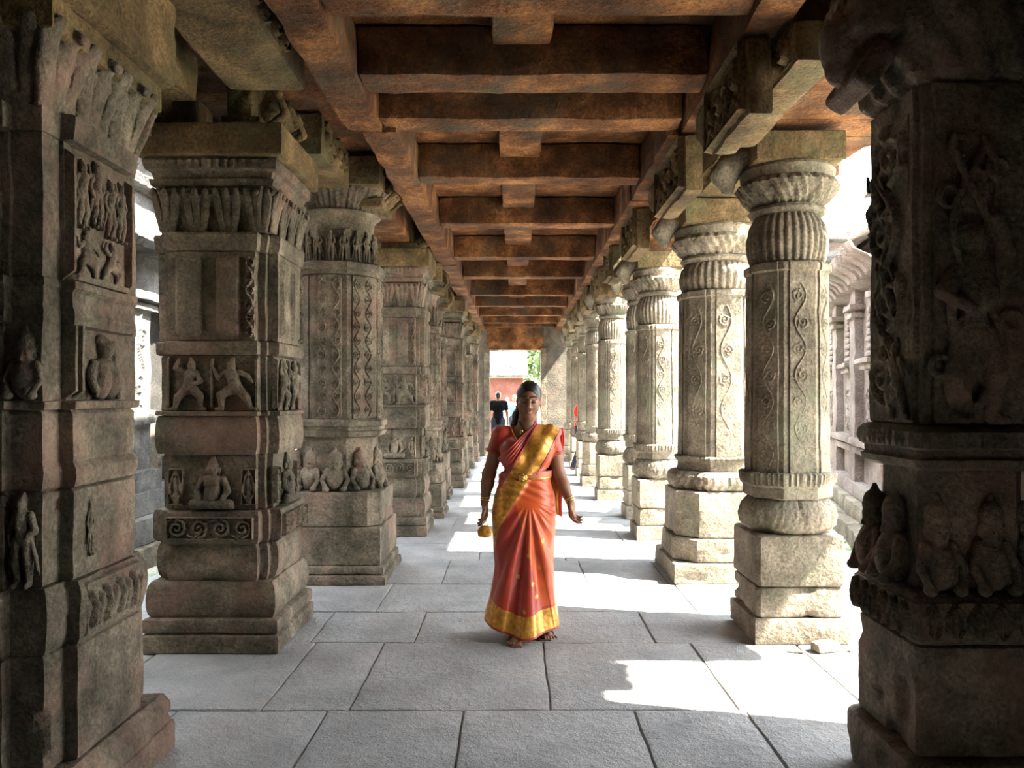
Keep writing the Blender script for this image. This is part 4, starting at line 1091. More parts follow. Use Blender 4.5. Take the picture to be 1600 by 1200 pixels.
# stone chips by the chipped plinth
def chip_stone(x, y, sx, sy, sz, rz, k, lab):
    o = rough_box('stone_chip', (-sx, -sy, 0), (sx, sy, sz), 'pillar_sandstone', None, .015, .012, .008, k, nscale=22)
    o.location = (x, y, .0); o.rotation_euler = (0, 0, rz); setp(o, lab, 'stone', 'stone chips by the plinth')
chip_stone(1.83, 4.70, .075, .045, .055, .3, 1, 'largest loose stone chip leaning at the foot of the chipped sunlit plinth')
chip_stone(1.64, 4.66, .045, .012, .015, -.4, 2, 'thin sliver of stone on the floor before the chipped plinth')
chip_stone(1.97, 4.68, .02, .014, .018, .8, 3, 'tiny stone crumb on the floor past the chipped plinth')

# ------------------------------------------------------------------ white temple beyond the shaded row
def white_temple():
    T = empty('white_temple', (-4.0, 4.0, -.25), label='sunlit white stone temple front seen past the shaded pillars', cat='building', kind='thing')
    W = 'white_stone'
    def bx(n, x0, x1, y0, y1, z0, z1, m=W, cell=.12, amp=.012, **k): return rough_box(n, (x0, y0, z0 + .25), (x1, y1, z1 + .25), m, T, cell, .02, amp, int(y0 * 7 + z0 * 3), **k)
    bx('rubble_base', -1.2, .30, 0, 8, -.35, -.02, 'pillar_basalt', .09, .03, chip=.03)
    bx('step', -1.2, .22, 0, 8, -.02, .25, W); bx('step', -1.2, .12, 0, 8, .25, .5, W)
    bx('wall', -1.0, -.32, 0, 8, .4, 3.2, 'opening_shade', .5)  # dark-coloured wall stands in for the shade of open bays
    for k in range(5):
        y = 4.25 + (k - 2) * 1.55
        bx('pilaster', -.4, .0, y, y + .5, .45, 2.45, W, .08)
        bx('pilaster_base', -.4, .09, y - .06, y + .56, .45, .72, W, .08); bx('pilaster_band', -.4, .05, y - .04, y + .54, 1.2, 1.36, W, .08)
        p = panel('pilaster_relief', (0.0, y + .1, 1.65), (0, 1, 0), (1, 0, 0), .3, 1.0, vine_curves(.3, 1.0, k), W, T, depth=.03, res=.015)
        bx('pilaster_capital', -.4, .07, y - .05, y + .55, 2.42, 2.5, W, .06); bx('pilaster_capital', -.4, .13, y - .1, y + .6, 2.52, 2.62, W, .06)
        bx('railing', -.35, -.12, y + .5, y + 1.05, .45, 1.2, 'pillar_basalt', .1)
    bx('architrave', -.5, .05, 0, 8, 2.62, 3.02)
    prof = [(.0, 3.0), (.34, 3.0), (.40, 3.06), (.34, 3.12), (.20, 3.3), (.08, 3.46), (.05, 3.52), (-.5, 3.52)]
    def extr(n, prof, y0, y1, m, rib=0.0):
        ys = np.linspace(y0, y1, 260); V = []
        pr = []
        for a, b in zip(prof[:-1], prof[1:]):
            for t in np.linspace(0, 1, 4, endpoint=False): pr.append((a[0] + (b[0] - a[0]) * t, a[1] + (b[1] - a[1]) * t))
        pr.append(prof[-1]); pr = np.array(pr)
        Y, I = np.meshgrid(ys, np.arange(len(pr)), indexing='ij')
        X = pr[I.astype(int), 0]; Z = pr[I.astype(int), 1] + .25
        X = X + rib * np.where(X > .1, np.abs(np.sin(Y * 22)), 0)
        P = weather(np.stack([X, Y, Z], 2).reshape(-1, 3), .02, 4, 3)
        G = np.arange(X.size).reshape(X.shape)
        F = np.stack([G[:-1, :-1], G[:-1, 1:], G[1:, 1:], G[1:, :-1]], 2).reshape(-1, 4)
        return mesh_np(n, P, F, m, T, 40)
    extr('eave', prof, 0, 8, W, -.02)
    bx('frieze', -.6, .0, 0, 8, 3.45, 3.75)
    extr('cornice', [(-.1, 3.66), (.16, 3.70), (.20, 3.78), (.10, 3.84), (.16, 3.92), (.26, 4.0), (.24, 4.1), (-.6, 4.12)], 0, 8, W, -.03)
    for k in range(17): carve('leaf', 'finial', T, (.10, .3 + k * .45, 4.3), PI / 2, .30, W, 1.1, .4)
    bx('roof_block', -1.2, -.5, 0, 8, 3.4, 4.15)
white_temple()
tw = empty('sky_blocker_tower', (-7.6, 2.6, -.25), label='unseen dark stone tower added beside the white temple to block sky light', cat='tower', kind='thing')  # unseen tower, added to block sky light on the shaded side
for k in range(7): rough_box('sky_blocker_storey', (-2.1 + k * .22, -3.4 + k * .3, k * 1.5), (2.1 - k * .22, 3.4 - k * .3, k * 1.5 + 1.49), 'pillar_basalt', tw, .5, .05, .05, k)

# ------------------------------------------------------------------ weathered building beyond the sunny row (turned a little)
def rose_building():
    T = empty('shrine_wall', (4.47, 9.9, -.25), rz=-math.atan2(.247, .969), label='sunlit rose-grey shrine wall with moss-stained cornice past the sunny pillars', cat='building', kind='thing')
    M = 'rose_stone'
    def bx(n, x0, x1, y0, y1, z0, z1, m=M, cell=.15, amp=.015, **k): return rough_box(n, (x0, y0, z0 + .25), (x1, y1, z1 + .25), m, T, cell, .02, amp, int(y0 * 7 + z0 * 3), **k)
    bx('wall', 0, 1.6, -1.5, 4.2, -.35, 3.1)
    bx('step', -.42, .1, -1.5, 4.2, -.35, -.02, 'pillar_sandstone', .1, .03); bx('step', -.26, .1, -1.5, 4.2, -.02, .18, 'pillar_sandstone', .1, .02)
    bx('plinth_band', -.16, .1, -1.5, 4.2, .18, .36); bx('plinth_band', -.12, .1, -1.5, 4.2, .74, .84); bx('plinth_band', -.17, .1, -1.5, 4.2, .86, .96)
    for k in range(3):
        y = -1.0 + k * 1.75
        bx('pilaster', -.12, .05, y, y + .42, .3, 3.0, M, .1)
        bx('pilaster_capital', -.17, .05, y - .05, y + .47, 2.55, 2.62, M, .1); bx('pilaster_capital', -.2, .05, y - .09, y + .51, 2.66, 2.74, M, .1)
        bx('niche_ledge', -.16, .05, y + .62, y + 1.52, 1.92, 1.99, M, .08); bx('niche_ledge', -.11, .05, y + .68, y + 1.46, 1.84, 1.92, M, .08)
        # shrine relief over the ledge and figure panel beneath
        s = Sdf((-.16, -.35, 0), (.06, .35, .85), .02)
        for z, w in ((.05, .22), (.14, .17), (.24, .24), (.32, .16), (.42, .2), (.5, .12), (.6, .08)): s.box((0, 0, z), (.07, w, .035), .02, .02)
        s.cap((-.02, 0, .6), (-.02, 0, .8), .05, .012, .02)
        o = sculpt('shrine_relief', s, M, T, 1, .006, k); o.location = (0, y + 1.07, 2.24)
        panel('figure_relief', (.0, y + 1.42, 1.25), (0, -1, 0), (-1, 0, 0), .7, .62, vine_curves(.35, .6, k) + [(np.array(p) + np.array([.35, 0]), r, h) for p, r, h in vine_curves(.35, .6, k + 9)], M, T, depth=.05, res=.02)
    def extr(n, prof, y0, y1, m, rib=0.0):
        ys = np.linspace(y0, y1, 300); pr = []
        for a, b in zip(prof[:-1], prof[1:]):
            for t in np.linspace(0, 1, 4, endpoint=False): pr.append((a[0] + (b[0] - a[0]) * t, a[1] + (b[1] - a[1]) * t))
        pr.append(prof[-1]); pr = np.array(pr)
        Y, I = np.meshgrid(ys, np.arange(len(pr)), indexing='ij')
        X = pr[I, 0]; Z = pr[I, 1] + .25
        X = X + rib * np.where(X < -.15, np.sign(np.sin(Y * 17)), 0)
        P = weather(np.stack([X, Y, Z], 2).reshape(-1, 3), .025, 3, 6)
        G = np.arange(X.size).reshape(X.shape)
        return mesh_np(n, P, np.stack([G[:-1, :-1], G[1:, :-1], G[1:, 1:], G[:-1, 1:]], 2).reshape(-1, 4), m, T, 40)
    extr('cornice', [(.1, 2.9), (-.22, 2.94), (-.26, 3.0), (-.3, 3.04), (-.45, 3.12), (-.5, 3.2), (-.4, 3.25), (-.28, 3.3), (-.22, 3.46), (1.2, 3.55)], -1.5, 4.2, M, .02)
    bx('parapet', -.1, 1.4, -1.5, 4.2, 3.4, 3.62)
    bx('turret', .1, .9, -1.1, .15, 3.5, 3.95); bx('turret_cap', .0, 1.0, -1.25, .28, 3.95, 4.03); bx('turret_cap', -.08, 1.1, -1.35, .36, 4.05, 4.16); bx('turret_cap', .05, .95, -1.2, .25, 4.16, 4.3)
rose_building()
bk = empty('distant_shrine', (7.3, 17.0, -.25), label='small pale shrine block with stepped cornice behind the rose-grey wall', cat='building', kind='thing')
rough_box('wall', (-2.2, 0, 0), (2.2, 3, 4.6), 'white_stone', bk, .4, .03, .03, 3)
rough_box('cornice', (-2.4, -.2, 4.6), (2.4, 3.2, 4.85), 'white_stone', bk, .3, .03, .03, 4)
rough_box('cornice', (-2.5, -.3, 5.05), (2.5, 3.3, 5.25), 'white_stone', bk, .3, .03, .03, 4)
rough_box('upper_wall', (-2.2, 0, 4.8), (2.2, 3, 5.1), 'rose_stone', bk, .4, .03, .03, 3)

# ------------------------------------------------------------------ beyond the doorway
bw = empty('brick_house', (-.6, 34, -.25), label='low red brick house with tiled eave seen through the far doorway', cat='building', kind='thing')
rough_box('wall', (-4.0, 0, 0), (.96, 4, 2.7), 'brick_wall', bw, .4, .03, .02, 2)
def tile_roof():
    V, F = [], []
    for k in range(44):
        x = -4.3 + k * .125
        pts, r = [(x, -.35, 2.62), (x, 3.2, 3.9)], .07
        a, b = tube_np(pts, r, 8); n = sum(len(v) for v in V); V.append(a); F += [[q + n for q in f] for f in b]
    mesh_np('tiled_roof', np.vstack(V), F, 'white_stone', bw, 40)
    rough_box('roof_board', (-4.4, -.3, 2.55), (1.2, .0, 2.66), 'roof_tile', bw, .3, .01, .01, 3)
tile_roof()
def tree(x, y, h, w, label, seed, z0=.8):
    T = empty('leafy_tree', (x, y, -.25), label=label, cat='tree', group='trees beyond the colonnade', kind='thing')
    rnd = np.random.RandomState(seed)
    a, b = tube_np([(0, 0, 0), (.1, .1, h * .35), (-.1, .2, h * .6)], .16, 10); mesh_np('trunk', a, b, 'bark', T, 60)
    n = 5200
    c = rnd.normal(size=(40, 3)) * [w * .36, w * .36, h * .2] + [0, 0, h * .62]
    c[:, 2] = np.clip(c[:, 2], z0, None)
    p = c[rnd.randint(0, 40, n)] + rnd.normal(size=(n, 3)) * w * .10
    u = rnd.normal(size=(n, 3)); u /= np.linalg.norm(u, axis=1, keepdims=True)
    v = np.cross(u, rnd.normal(size=(n, 3))); v /= np.linalg.norm(v, axis=1, keepdims=True)
    s = w * .032
    V = np.stack([p - u * s, p + v * s * .45, p + u * s, p - v * s * .45], 1).reshape(-1, 3)
    mesh_np('foliage', V, np.arange(4 * n).reshape(-1, 4), 'foliage', T, None)
tree(.2, 46, 9, 8, 'green tree crown over the brick house, seen through the doorway', 1)
tree(-4.7, 15.0, 4.2, 2.6, 'leafy tree glimpsed between the first shaded pillars', 3)
tree(-5.2, 20.5, 4.0, 2.6, 'smaller leafy tree glimpsed behind the shaded row', 4)
ww = setp(rough_box('courtyard_wall', (-14, 30, -.3), (-3.2, 30.6, 2.6), 'white_stone', None, .5, .03, .03, 4), 'pale courtyard wall behind the shaded row', 'wall', kind='structure')
ww = setp(rough_box('courtyard_wall', (3.4, 31, -.3), (14, 31.6, 2.6), 'rose_stone', None, .5, .03, .03, 4), 'rosy courtyard wall beyond the sunny row', 'wall', kind='structure')
def grass():
    rnd = np.random.RandomState(7); n = 5200
    y = rnd.uniform(5.5, 16, n); x = 3.25 + (y - 6) * .25 * rnd.rand(n) + rnd.rand(n) * .55
    keep = vnoise(np.stack([x * 1.4, y * 1.4, 0 * x], 1), 8) > -.15; x, y = x[keep], y[keep]; n = len(x)
    z = np.full(n, -.26); a = rnd.rand(n) * 6.28; h = rnd.uniform(.03, .10, n); w = .009
    b = np.stack([x, y, z], 1); d = np.stack([np.cos(a), np.sin(a), 0 * a], 1); t = b + np.stack([np.sin(a) * h * .5, np.cos(a) * h * .5, h], 1)
    V = np.stack([b - d * w, b + d * w, t], 1).reshape(-1, 3)
    setp(mesh_np('grass', V, np.arange(3 * n).reshape(-1, 3), 'grass_green', None, None), 'short green grass and weeds by the shrine wall', 'grass', kind='stuff')
grass()
# ------------------------------------------------------------------ the woman in the sari
WO = (0.04, 5.0, 0.0)
W = empty('person', WO, label='woman in an orange and gold silk sari walking forward with lowered eyes', cat='person', kind='thing')
R3 = lambda a, ax: Matrix.Rotation(a, 4, ax)
ARM_A = [(-.130, .0, 1.262), (-.205, .01, 1.015), (-.232, -.045, .842)]     # her right arm
ARM_B = [(.182, .0, 1.255), (.238, .015, 1.005), (.305, -.05, .842)]        # her left arm
def torso_prims(s, g=0.0, arms=False, k=.035):
    s.ell((.022, .0, .80), (.185 + g, .128 + g, .15), k)
    s.cap((.022, .0, .86), (.022, .0, 1.02), .118 + g, .105 + g, k)
    s.ell((.022, .0, 1.0), (.145 + g, .105 + g, .12), k)
    s.ell((.024, .0, 1.15), (.152 + g, .108 + g, .15), k)
    s.cap((-.10, .01, 1.262), (.15, .01, 1.256), .050 + g, .050 + g, k)
    s.ell((-.050, -.075, 1.165), (.078 + g, .070 + g, .075 + g), k * .7)
    s.ell((.098, -.075, 1.165), (.078 + g, .070 + g, .075 + g), k * .7)
    s.cap((.03, .01, 1.27), (.038, .0, 1.36), .07 + g * .5, .055, k)
    if arms:
        for A in (ARM_A, ARM_B):
            s.ell(A[0], (.048 + g, .050 + g, .048 + g), .02)
            s.cap(A[0], A[1], .049 + g, .047 + g, .02)
HC = np.array([.046, -.012, 1.472]); HR = R3(.10, 'X') @ R3(.06, 'Y')
HRm = np.array(HR.to_3x3())
def hp(x, y, z): return tuple(HC + HRm @ np.array([x, y, z]))
def hand(s, wr, d, lat, thumb, curl, k=.008, sc=1.0):
    """hand hanging from the wrist: d = pointing direction, lat = across the knuckles, thumb = +1/-1 side, palm faces palmn"""
    wr = np.array(wr); d = np.array(d, float); d /= np.linalg.norm(d); lat = np.array(lat, float); lat -= d * lat.dot(d); lat /= np.linalg.norm(lat)
    pn = np.cross(d, lat)
    if curl[1] < 0: pn = -pn
    for u in (-1.5, -.5, .5, 1.5):
        s.cap(wr + d * .005 + lat * u * .010 * sc, wr + d * .082 * sc + lat * u * .0175 * sc, .017 * sc, .0125 * sc, .012)
    L = [.068, .078, .073, .058]
    for i, u in enumerate((1.5, .5, -.5, -1.5)):
        p = wr + d * (.082 - .004 * abs(u - .5)) * sc + lat * u * thumb * .0185 * sc
        a = 0; pts = [p]
        for j, f in enumerate((.45, .32, .23)):
            a += curl[0] * (1 + .15 * i) * (1, .9, .6)[j]
            p = p + (d * math.cos(a) + pn * math.sin(a)) * L[i] * f * sc; pts.append(p)
        s.chain(pts, [.0098 * sc, .0092 * sc, .0085 * sc, .0072 * sc], .004)
    t0 = wr + d * .022 * sc + lat * thumb * .022 * sc
    t1 = t0 + (d * .55 + lat * thumb * .65 + pn * .35) * .036 * sc
    t2 = t1 + (d * .85 + lat * thumb * .25 + pn * .45) * .030 * sc; t3 = t2 + (d * .95 + pn * .35) * .022 * sc
    s.chain([t0, t1, t2, t3], [.015 * sc, .0125 * sc, .0108 * sc, .0085 * sc], .008)
def woman_body():
    s = Sdf((-.34, -.24, -.01), (.40, .24, 1.62), .0042)
    torso_prims(s, -.004, False)
    # head: skull, jaw, cheeks, nose, brow, lips, lids, ears
    s.ell(hp(0, .012, .03), (.070, .088, .088), .02, rot=HR)
    s.ell(hp(0, -.022, -.035), (.063, .064, .070), .03, rot=HR)
    s.ell(hp(0, -.052, -.088), (.026, .022, .022), .03)
    for q in (-1, 1):
        s.ell(hp(q * .038, -.050, -.035), (.027, .022, .028), .02)
        s.cap(hp(q * .012, -.077, .026), hp(q * .048, -.062, .028), .008, .007, .012)
        s.ell(hp(q * .029, -.073, .006), (.016, .011, .009), .004)
        s.ell(hp(q * .072, .018, -.008), (.009, .017, .028), .006)
        s.ell(hp(q * .030, -.082, .014), (.017, .009, .008), .008, 's')
        s.ell(hp(q * .029, -.072, .004), (.0155, .011, .0085), .003)
    s.chain([hp(0, -.080, .018), hp(0, -.092, -.006), hp(0, -.100, -.024)], [.008, .009, .011], .008)
    for q in (-1, 1): s.ell(hp(q * .012, -.088, -.028), (.009, .010, .008), .005)
    s.ell(hp(0, -.084, -.053), (.021, .010, .006), .004); s.ell(hp(0, -.083, -.063), (.017, .011, .0075), .004)
    s.cap(hp(-.022, -.090, -.0575), hp(.022, -.090, -.0575), .0022, .0022, .003, 's')
    s.chain([(.034, .012, 1.27), (.040, .008, 1.35), hp(0, .01, -.06)], [.060, .052, .050], .02)
    # arms
    for A in (ARM_A, ARM_B):
        s.cap(A[0], A[1], .047, .042, .03); m = tuple((np.array(A[1]) * .65 + np.array(A[2]) * .35))
        s.cap(A[1], m, .044, .041, .015); s.cap(m, A[2], .041, .025, .015)
    hand(s, ARM_A[2], (.12, -.10, -1), (0.25, -1, .0), 1, (.42, 1))
    hand(s, ARM_B[2], (.14, -.05, -1), (-.55, -1, .05), 1, (.48, -1))
    # legs under the sari, ankles and feet
    for (x, y0, y1, hx) in ((-.025, -.05, -.10, -.05), (.125, .03, .03, .12)):
        s.chain([(hx + .0, .0, .78), (x, y0 + .045, .42), (x, y1 + .06, .09)], [.09, .06, .036], .03)
        fx = -.02 if x < 0 else .04
        s.cap((x, y1 + .08, .035), (x + fx * .7, y1 - .03, .034), .030, .031, .02); s.cap((x, y1 + .03, .06), (x + fx, y1 - .09, .026), .030, .022, .02)
        for i in range(5):
            u = (i - 2) * .0165 * (-1 if x > 0 else 1)
            r = (.0125, .0095, .009, .0085, .008)[i]; ln = (.045, .046, .040, .034, .026)[i]
            s.cap((x + fx - u, y1 - .088, .022), (x + fx * 1.35 - u * 1.1, y1 - .09 - ln, .016), r, r * .9, .006)
    return s
s = woman_body()
body = sculpt('body', s, 'skin', W, 1)
# hair: cap with centre parting and low tied hair
h = Sdf((-.12, -.16, 1.25), (.22, .2, 1.64), .004)
h.ell(hp(0, .020, .040), (.079, .095, .088), .01, rot=HR)
h.ell(hp(0, .10, -.03), (.055, .045, .06), .02)
h.chain([hp(-.03, .085, -.04), hp(-.062, .06, -.10), hp(-.075, .03, -.155), hp(-.070, .02, -.19)], [.04, .034, .028, .012], .02)
h.ell(hp(0, -.075, -.03), (.057, .07, .098), .006, 's', rot=HR)
h.ell(hp(0, -.13, .012), (.12, .088, .068), .01, 's', rot=HR)
h.cap(hp(0, -.10, .105), hp(0, .05, .135), .004, .004, .004, 's')
for q in (-1, 1): h.ell(hp(q * .077, .012, -.02), (.014, .018, .03), .006, 's')
sculpt('hair', h, 'hair', W, 1, fn=lambda V: V + np.stack([0 * V[:, 0], 0 * V[:, 0], .0008 * np.sin(V[:, 0] * 900)], 1))
for q in (-1, 1):
    a, b = tube_np([hp(q * .013, -.0885, .033), hp(q * .030, -.0850, .040), hp(q * .049, -.072, .033)], .0028, 6); mesh_np('eyebrow', a, b, 'brow_dark', W, None)
    a, b = tube_np([hp(q * .014, -.082, .001), hp(q * .029, -.0855, -.003), hp(q * .044, -.078, .001)], .0016, 6); mesh_np('eyelashes', a, b, 'brow_dark', W, None)
lp = Sdf((.0, -.14, 1.38), (.1, -.06, 1.44), .0022)
lp.ell(hp(0, -.0862, -.0535), (.019, .0085, .0045), .002); lp.ell(hp(0, -.0858, -.0635), (.016, .009, .006), .002)
lp.cap(hp(-.022, -.094, -.058), hp(.022, -.094, -.058), .0014, .0014, .002, 's')
sculpt('lips', lp, 'lips', W, 1)
b_ = Sdf((.02, -.14, 1.47), (.08, -.06, 1.53), .0016); b_.ell(hp(0, -.086, .048), (.0042, .003, .0042), 0); sculpt('bindi', b_, 'bindi_red', W, 0)
for q in (-1, 1):
    e = Sdf((-.06, -.05, 1.40), (.16, .06, 1.50), .003); e.ell(hp(q * .077, .008, -.040), (.007, .007, .009), 0); e.cap(hp(q * .077, .008, -.048), hp(q * .077, .006, -.066), .004, .006, .003)
    sculpt('earring', e, 'gold', W, 1)
# blouse
bl = Sdf((-.34, -.24, .95), (.40, .24, 1.40), .0045)
torso_prims(bl, .007, True)
for A in (ARM_A, ARM_B):
    a, b = np.array(A[0]), np.array(A[1]); d = (b - a) / np.linalg.norm(b - a)
    q = Vector(d).to_track_quat('Z', 'Y').to_matrix().to_4x4()
    bl.box(a + d * (.125 + .15), (.10, .10, .15), .001, .0, 's', rot=q)
bl.ell((.020, -.08, 1.335), (.095, .115, .105), .004, 's'); bl.ell((.03, .08, 1.37), (.085, .08, .06), .004, 's')
bl.box((.02, 0, .96), (.14, .3, .05), .001, .0, 's')
BL = sculpt('blouse', bl, 'red_silk', W, 1, fn=lambda V: V + .0022 * np.stack([vnoise(V * [34, 34, 22], 2), vnoise(V * [34, 34, 22], 5), 0 * V[:, 0]], 1))
for A in (ARM_A, ARM_B):
    a, b = np.array(A[0]), np.array(A[1]); d = (b - a) / np.linalg.norm(b - a)
    q = Vector(d).to_track_quat('Z', 'Y').to_matrix().to_3x3(); t = np.arange(28) * 2 * PI / 28
    for off in (.118, .108):
        pts = np.array([a + d * off + np.array(q @ Vector((math.cos(x) * .063, math.sin(x) * .063, 0))) for x in t])
        v, f = tube_np(pts, .0028, 6, True); mesh_np('sleeve_border', v, f, 'belt_red', BL, None)

# sari skirt: wrapped cloth with fanned pleats, gold border at the hem and a slanting gold band
def prof(z, table):
    zz = [p[0] for p in table]; return np.interp(z, zz, [p[1] for p in table])
HEM = lambda th: .035 + .11 * np.clip(-np.cos(th) * .9 - .15, 0, 1) + .05 * np.clip(np.cos(th), 0, 1) + .03 * (np.sin(th) > 0)
def skirt():
    n, m = 520, 230
    th = np.linspace(0, 2 * PI, n, endpoint=False); t = np.linspace(0, 1, m)
    TH, T = np.meshgrid(th, t)
    z0 = HEM(TH)
    Z = 1.03 - (1.03 - z0) * T
    rx = prof(Z, [(.0, .215), (.1, .205), (.25, .190), (.45, .185), (.6, .192), (.78, .203), (.88, .190), (.96, .165), (1.03, .150)])
    ry = prof(Z, [(.0, .185), (.1, .175), (.25, .150), (.45, .140), (.6, .145), (.78, .150), (.88, .140), (.96, .125), (1.03, .112)])
    cx = prof(Z, [(.0, .015), (.4, .013), (.8, .016), (1.03, .022)])
    C0 = np.cos(TH); S0 = np.sin(TH)       # front is -y : th = -90deg
    e = .86
    X = cx + rx * np.sign(C0) * np.abs(C0) ** e; Y = ry * np.sign(S0) * np.abs(S0) ** e
    # left rear flare
    fl = np.clip((.45 - Z) / .45, 0, 1) ** 1.4
    X = X - fl * .075 * np.clip(-C0, 0, 1) ** 2 + fl * .02 * np.clip(C0, 0, 1) ** 2
    Y = Y - fl * .04 * np.clip(-S0, 0, 1) + .03 * fl * np.clip(-C0, 0, 1)
    fx, fz = .045, .850                     # focus of the fan
    dx, dz = X - fx, fz - Z
    ang = np.arctan2(dx, np.maximum(dz, -.2) + .02); dist = np.hypot(dx, dz)
    front = np.clip(-S0 * 1.4, 0, 1)
    fan = np.clip((dist - .035) / .4, 0, 1) ** .8 * front * np.clip((fz - .0 - Z) / .06, 0, 1)
    w = np.cos(ang * 19 + 1.2 * np.sin(ang * 5)); w = np.sign(w) * np.abs(w) ** .7
    D = fan * .021 * w * np.exp(-(ang / .85) ** 2)
    # horizontal drapes curving round her left hip
    hipf = np.clip((ang - .35) / .5, 0, 1) * front * np.clip((fz + .02 - Z) / .06, 0, 1) * np.clip((dist - .06) / .1, 0, 1)
    D += hipf * .006 * np.sin(ang * 26) * np.clip(1.15 - dist, 0, 1)
    up = np.clip((Z - fz) / .05, 0, 1) * front
    D += up * .004 * np.sin((Z * 1.0 + X * .5) * 120)
    # overlap step of the slanting gold panel
    band = (.030 - X) - (1.0 - Z) * .62     # >0 : left of the band's right edge
    edgeR = .055 - (1.0 - Z) * .62; edgeL = edgeR - .135
    lowk = np.clip((.66 - Z) / .1, 0, 1)
    D += front * .012 * (1 / (1 + np.exp(np.clip((X - edgeR) / .006, -50, 50)))) * np.clip((Z - .12) / .1, 0, 1)
    D += .004 * np.sin(TH * 13 + Z * 6) * np.clip((.9 - Z) / .6, 0, 1) * (1 - front)
    X = X + D * C0; Y = Y + D * S0
    V = np.stack([X, Y, Z], 2).reshape(-1, 3)
    V = V + .0018 * np.stack([vnoise(V * [18, 18, 9], 3), vnoise(V * [18, 18, 9], 4), 0 * V[:, 0]], 1)
    I = np.arange(n * m).reshape(m, n)
    F = np.stack([I[:-1], I[1:], np.roll(I[1:], -1, 1), np.roll(I[:-1], -1, 1)], 2).reshape(-1, 4)
    xc = V[F][:, :, 0].mean(1); zc = V[F][:, :, 2].mean(1); yc = V[F][:, :, 1].mean(1)
    thc = np.broadcast_to(th[None], (m - 1, n)).reshape(-1); tc = np.broadcast_to((t[:-1] + .5 / m)[:, None], (m - 1, n)).reshape(-1)
    hem = zc - HEM(thc)
    fr = np.sin(thc) < .15
    eR = .050 - (1.0 - zc) * np.where(zc > .70, .62, .62) + np.clip(.70 - zc, 0, 1) * .38
    eL = eR - .145
    gold = fr & (xc < eR) & (xc > eL) & (zc > .42)
    gold2 = fr & (xc < eR - .02) & (xc > eL + .035) & (zc > .42)
    # stripe below continues as the falling edge on her right side
    low = fr & (xc < -.125) & (zc <= .55) & (zc > .25) & (xc > -.15)
    hemg = (hem < .135) & (hem > .012)
    mo = np.zeros(len(xc), bool)
    for (mx, mz) in ((.04, .53), (.11, .455), (.015, .20), (-.02, .40), (.09, .28), (.13, .62), (.07, .36)):
        mo |= fr & (((xc - mx) / .011) ** 2 + ((zc - mz) / .014) ** 2 < 1)
    mi = np.where(xc + .25 * (zc - .5) > .05, 1, 0)  # orange on one side puts the side light into the silk colour
    mi = np.where(fr, mi, 1)
    mi = np.where(gold | hemg | mo, 2, mi)
    mi = np.where(((hem < .150) & (hem > .135)) | (hem <= .012), 0, mi)
    return mesh_np('sari_skirt', V, F, ['red_silk', 'lit_orange_silk', 'gold_zari'], W, None, mi)
skirt()

# sari cloth over the chest and shoulder, laid on the body by projection
big = Sdf((-.34, -.30, .70), (.40, .30, 1.45), .006)
torso_prims(big, .012, True)
def drape(name, A0, A1, B0, B1, mat, off, ns=90, nt=44, over=True, tail=.55, fold=.0025, nf=5, ph=0):
    """A0->A1 one long edge, B0->B1 the other, given as (x,z) seen from the front (bottom -> shoulder); then over the shoulder and down the back"""
    V = np.zeros((ns, nt, 3)); A0, A1, B0, B1 = map(np.array, (A0, A1, B0, B1))
    nfr = int(ns * .52) if over else ns
    for i in range(ns):
        for_front = i < nfr
        t = min(1, i / (nfr - 1))
        a = A0 + (A1 - A0) * t; b = B0 + (B1 - B0) * t
        u = np.linspace(0, 1, nt)
        P = a[None] + (b - a)[None] * u[:, None]
        Q = np.stack([P[:, 0], 0 * u + .0, P[:, 1]], 1)
        if for_front: phi = 0 * u
        else:
            q = (i - nfr + 1) / (ns - nfr)
            turn = min(1, q / .4)
            phi = 0 * u + PI * turn
            Q[:, 2] = P[:, 1] - max(0, (q - .4) / .6) * tail
        if over and for_front and t > .8:
            pass
        zc = 1.262
        if over:
            Q[:, 2] = np.where(for_front & (Q[:, 2] > zc), zc, Q[:, 2]) if for_front else np.minimum(Q[:, 2], zc)
            if for_front:
                ex = np.clip(P[:, 1] - zc, 0, .1) / .1
                phi = ex * PI * .42
            elif phi[0] < PI: phi = np.maximum(phi, PI * .42)
        D = np.stack([0 * u, -np.cos(phi), np.sin(phi)], 1)
        # march from outside in
        r = np.full(nt, .26); 
        for _ in range(60):
            d = big.sample(Q + D * r[:, None]) - off
            r = np.where(r > .0, r - np.clip(d, -.01, .012), r); r = np.clip(r, 0.03, .28)
        V[i] = Q + D * (r + fold * np.sin(u * nf * 2 * PI + ph + i * .02))[:, None]
    # smooth the cloth
    for _ in range(6):
        V[1:-1] = V[1:-1] * .5 + (V[:-2] + V[2:]) * .25
        V[:, 1:-1] = V[:, 1:-1] * .6 + (V[:, :-2] + V[:, 2:]) * .2
    I = np.arange(ns * nt).reshape(ns, nt)
    F = np.stack([I[:-1, :-1], I[1:, :-1], I[1:, 1:], I[:-1, 1:]], 2).reshape(-1, 4)
    o = mesh_np(name, V.reshape(-1, 3), F, mat, W, None)
    md = o.modifiers.new('thickness', 'SOLIDIFY'); md.thickness = .003
    return o
drape('sari_pallu', (-.085, 1.02), (.115, 1.36), (.095, 1.02), (.245, 1.30), 'gold_zari', .006, fold=.003, nf=2)
drape('sari_drape', (-.150, 1.12), (.085, 1.335), (-.080, 1.02), (.125, 1.36), 'red_silk', .001, fold=.0035, nf=5, over=True)
drape('pallu_border', (.088, 1.02), (.236, 1.30), (.104, 1.02), (.256, 1.29), 'red_silk', .008, nt=8, fold=0)
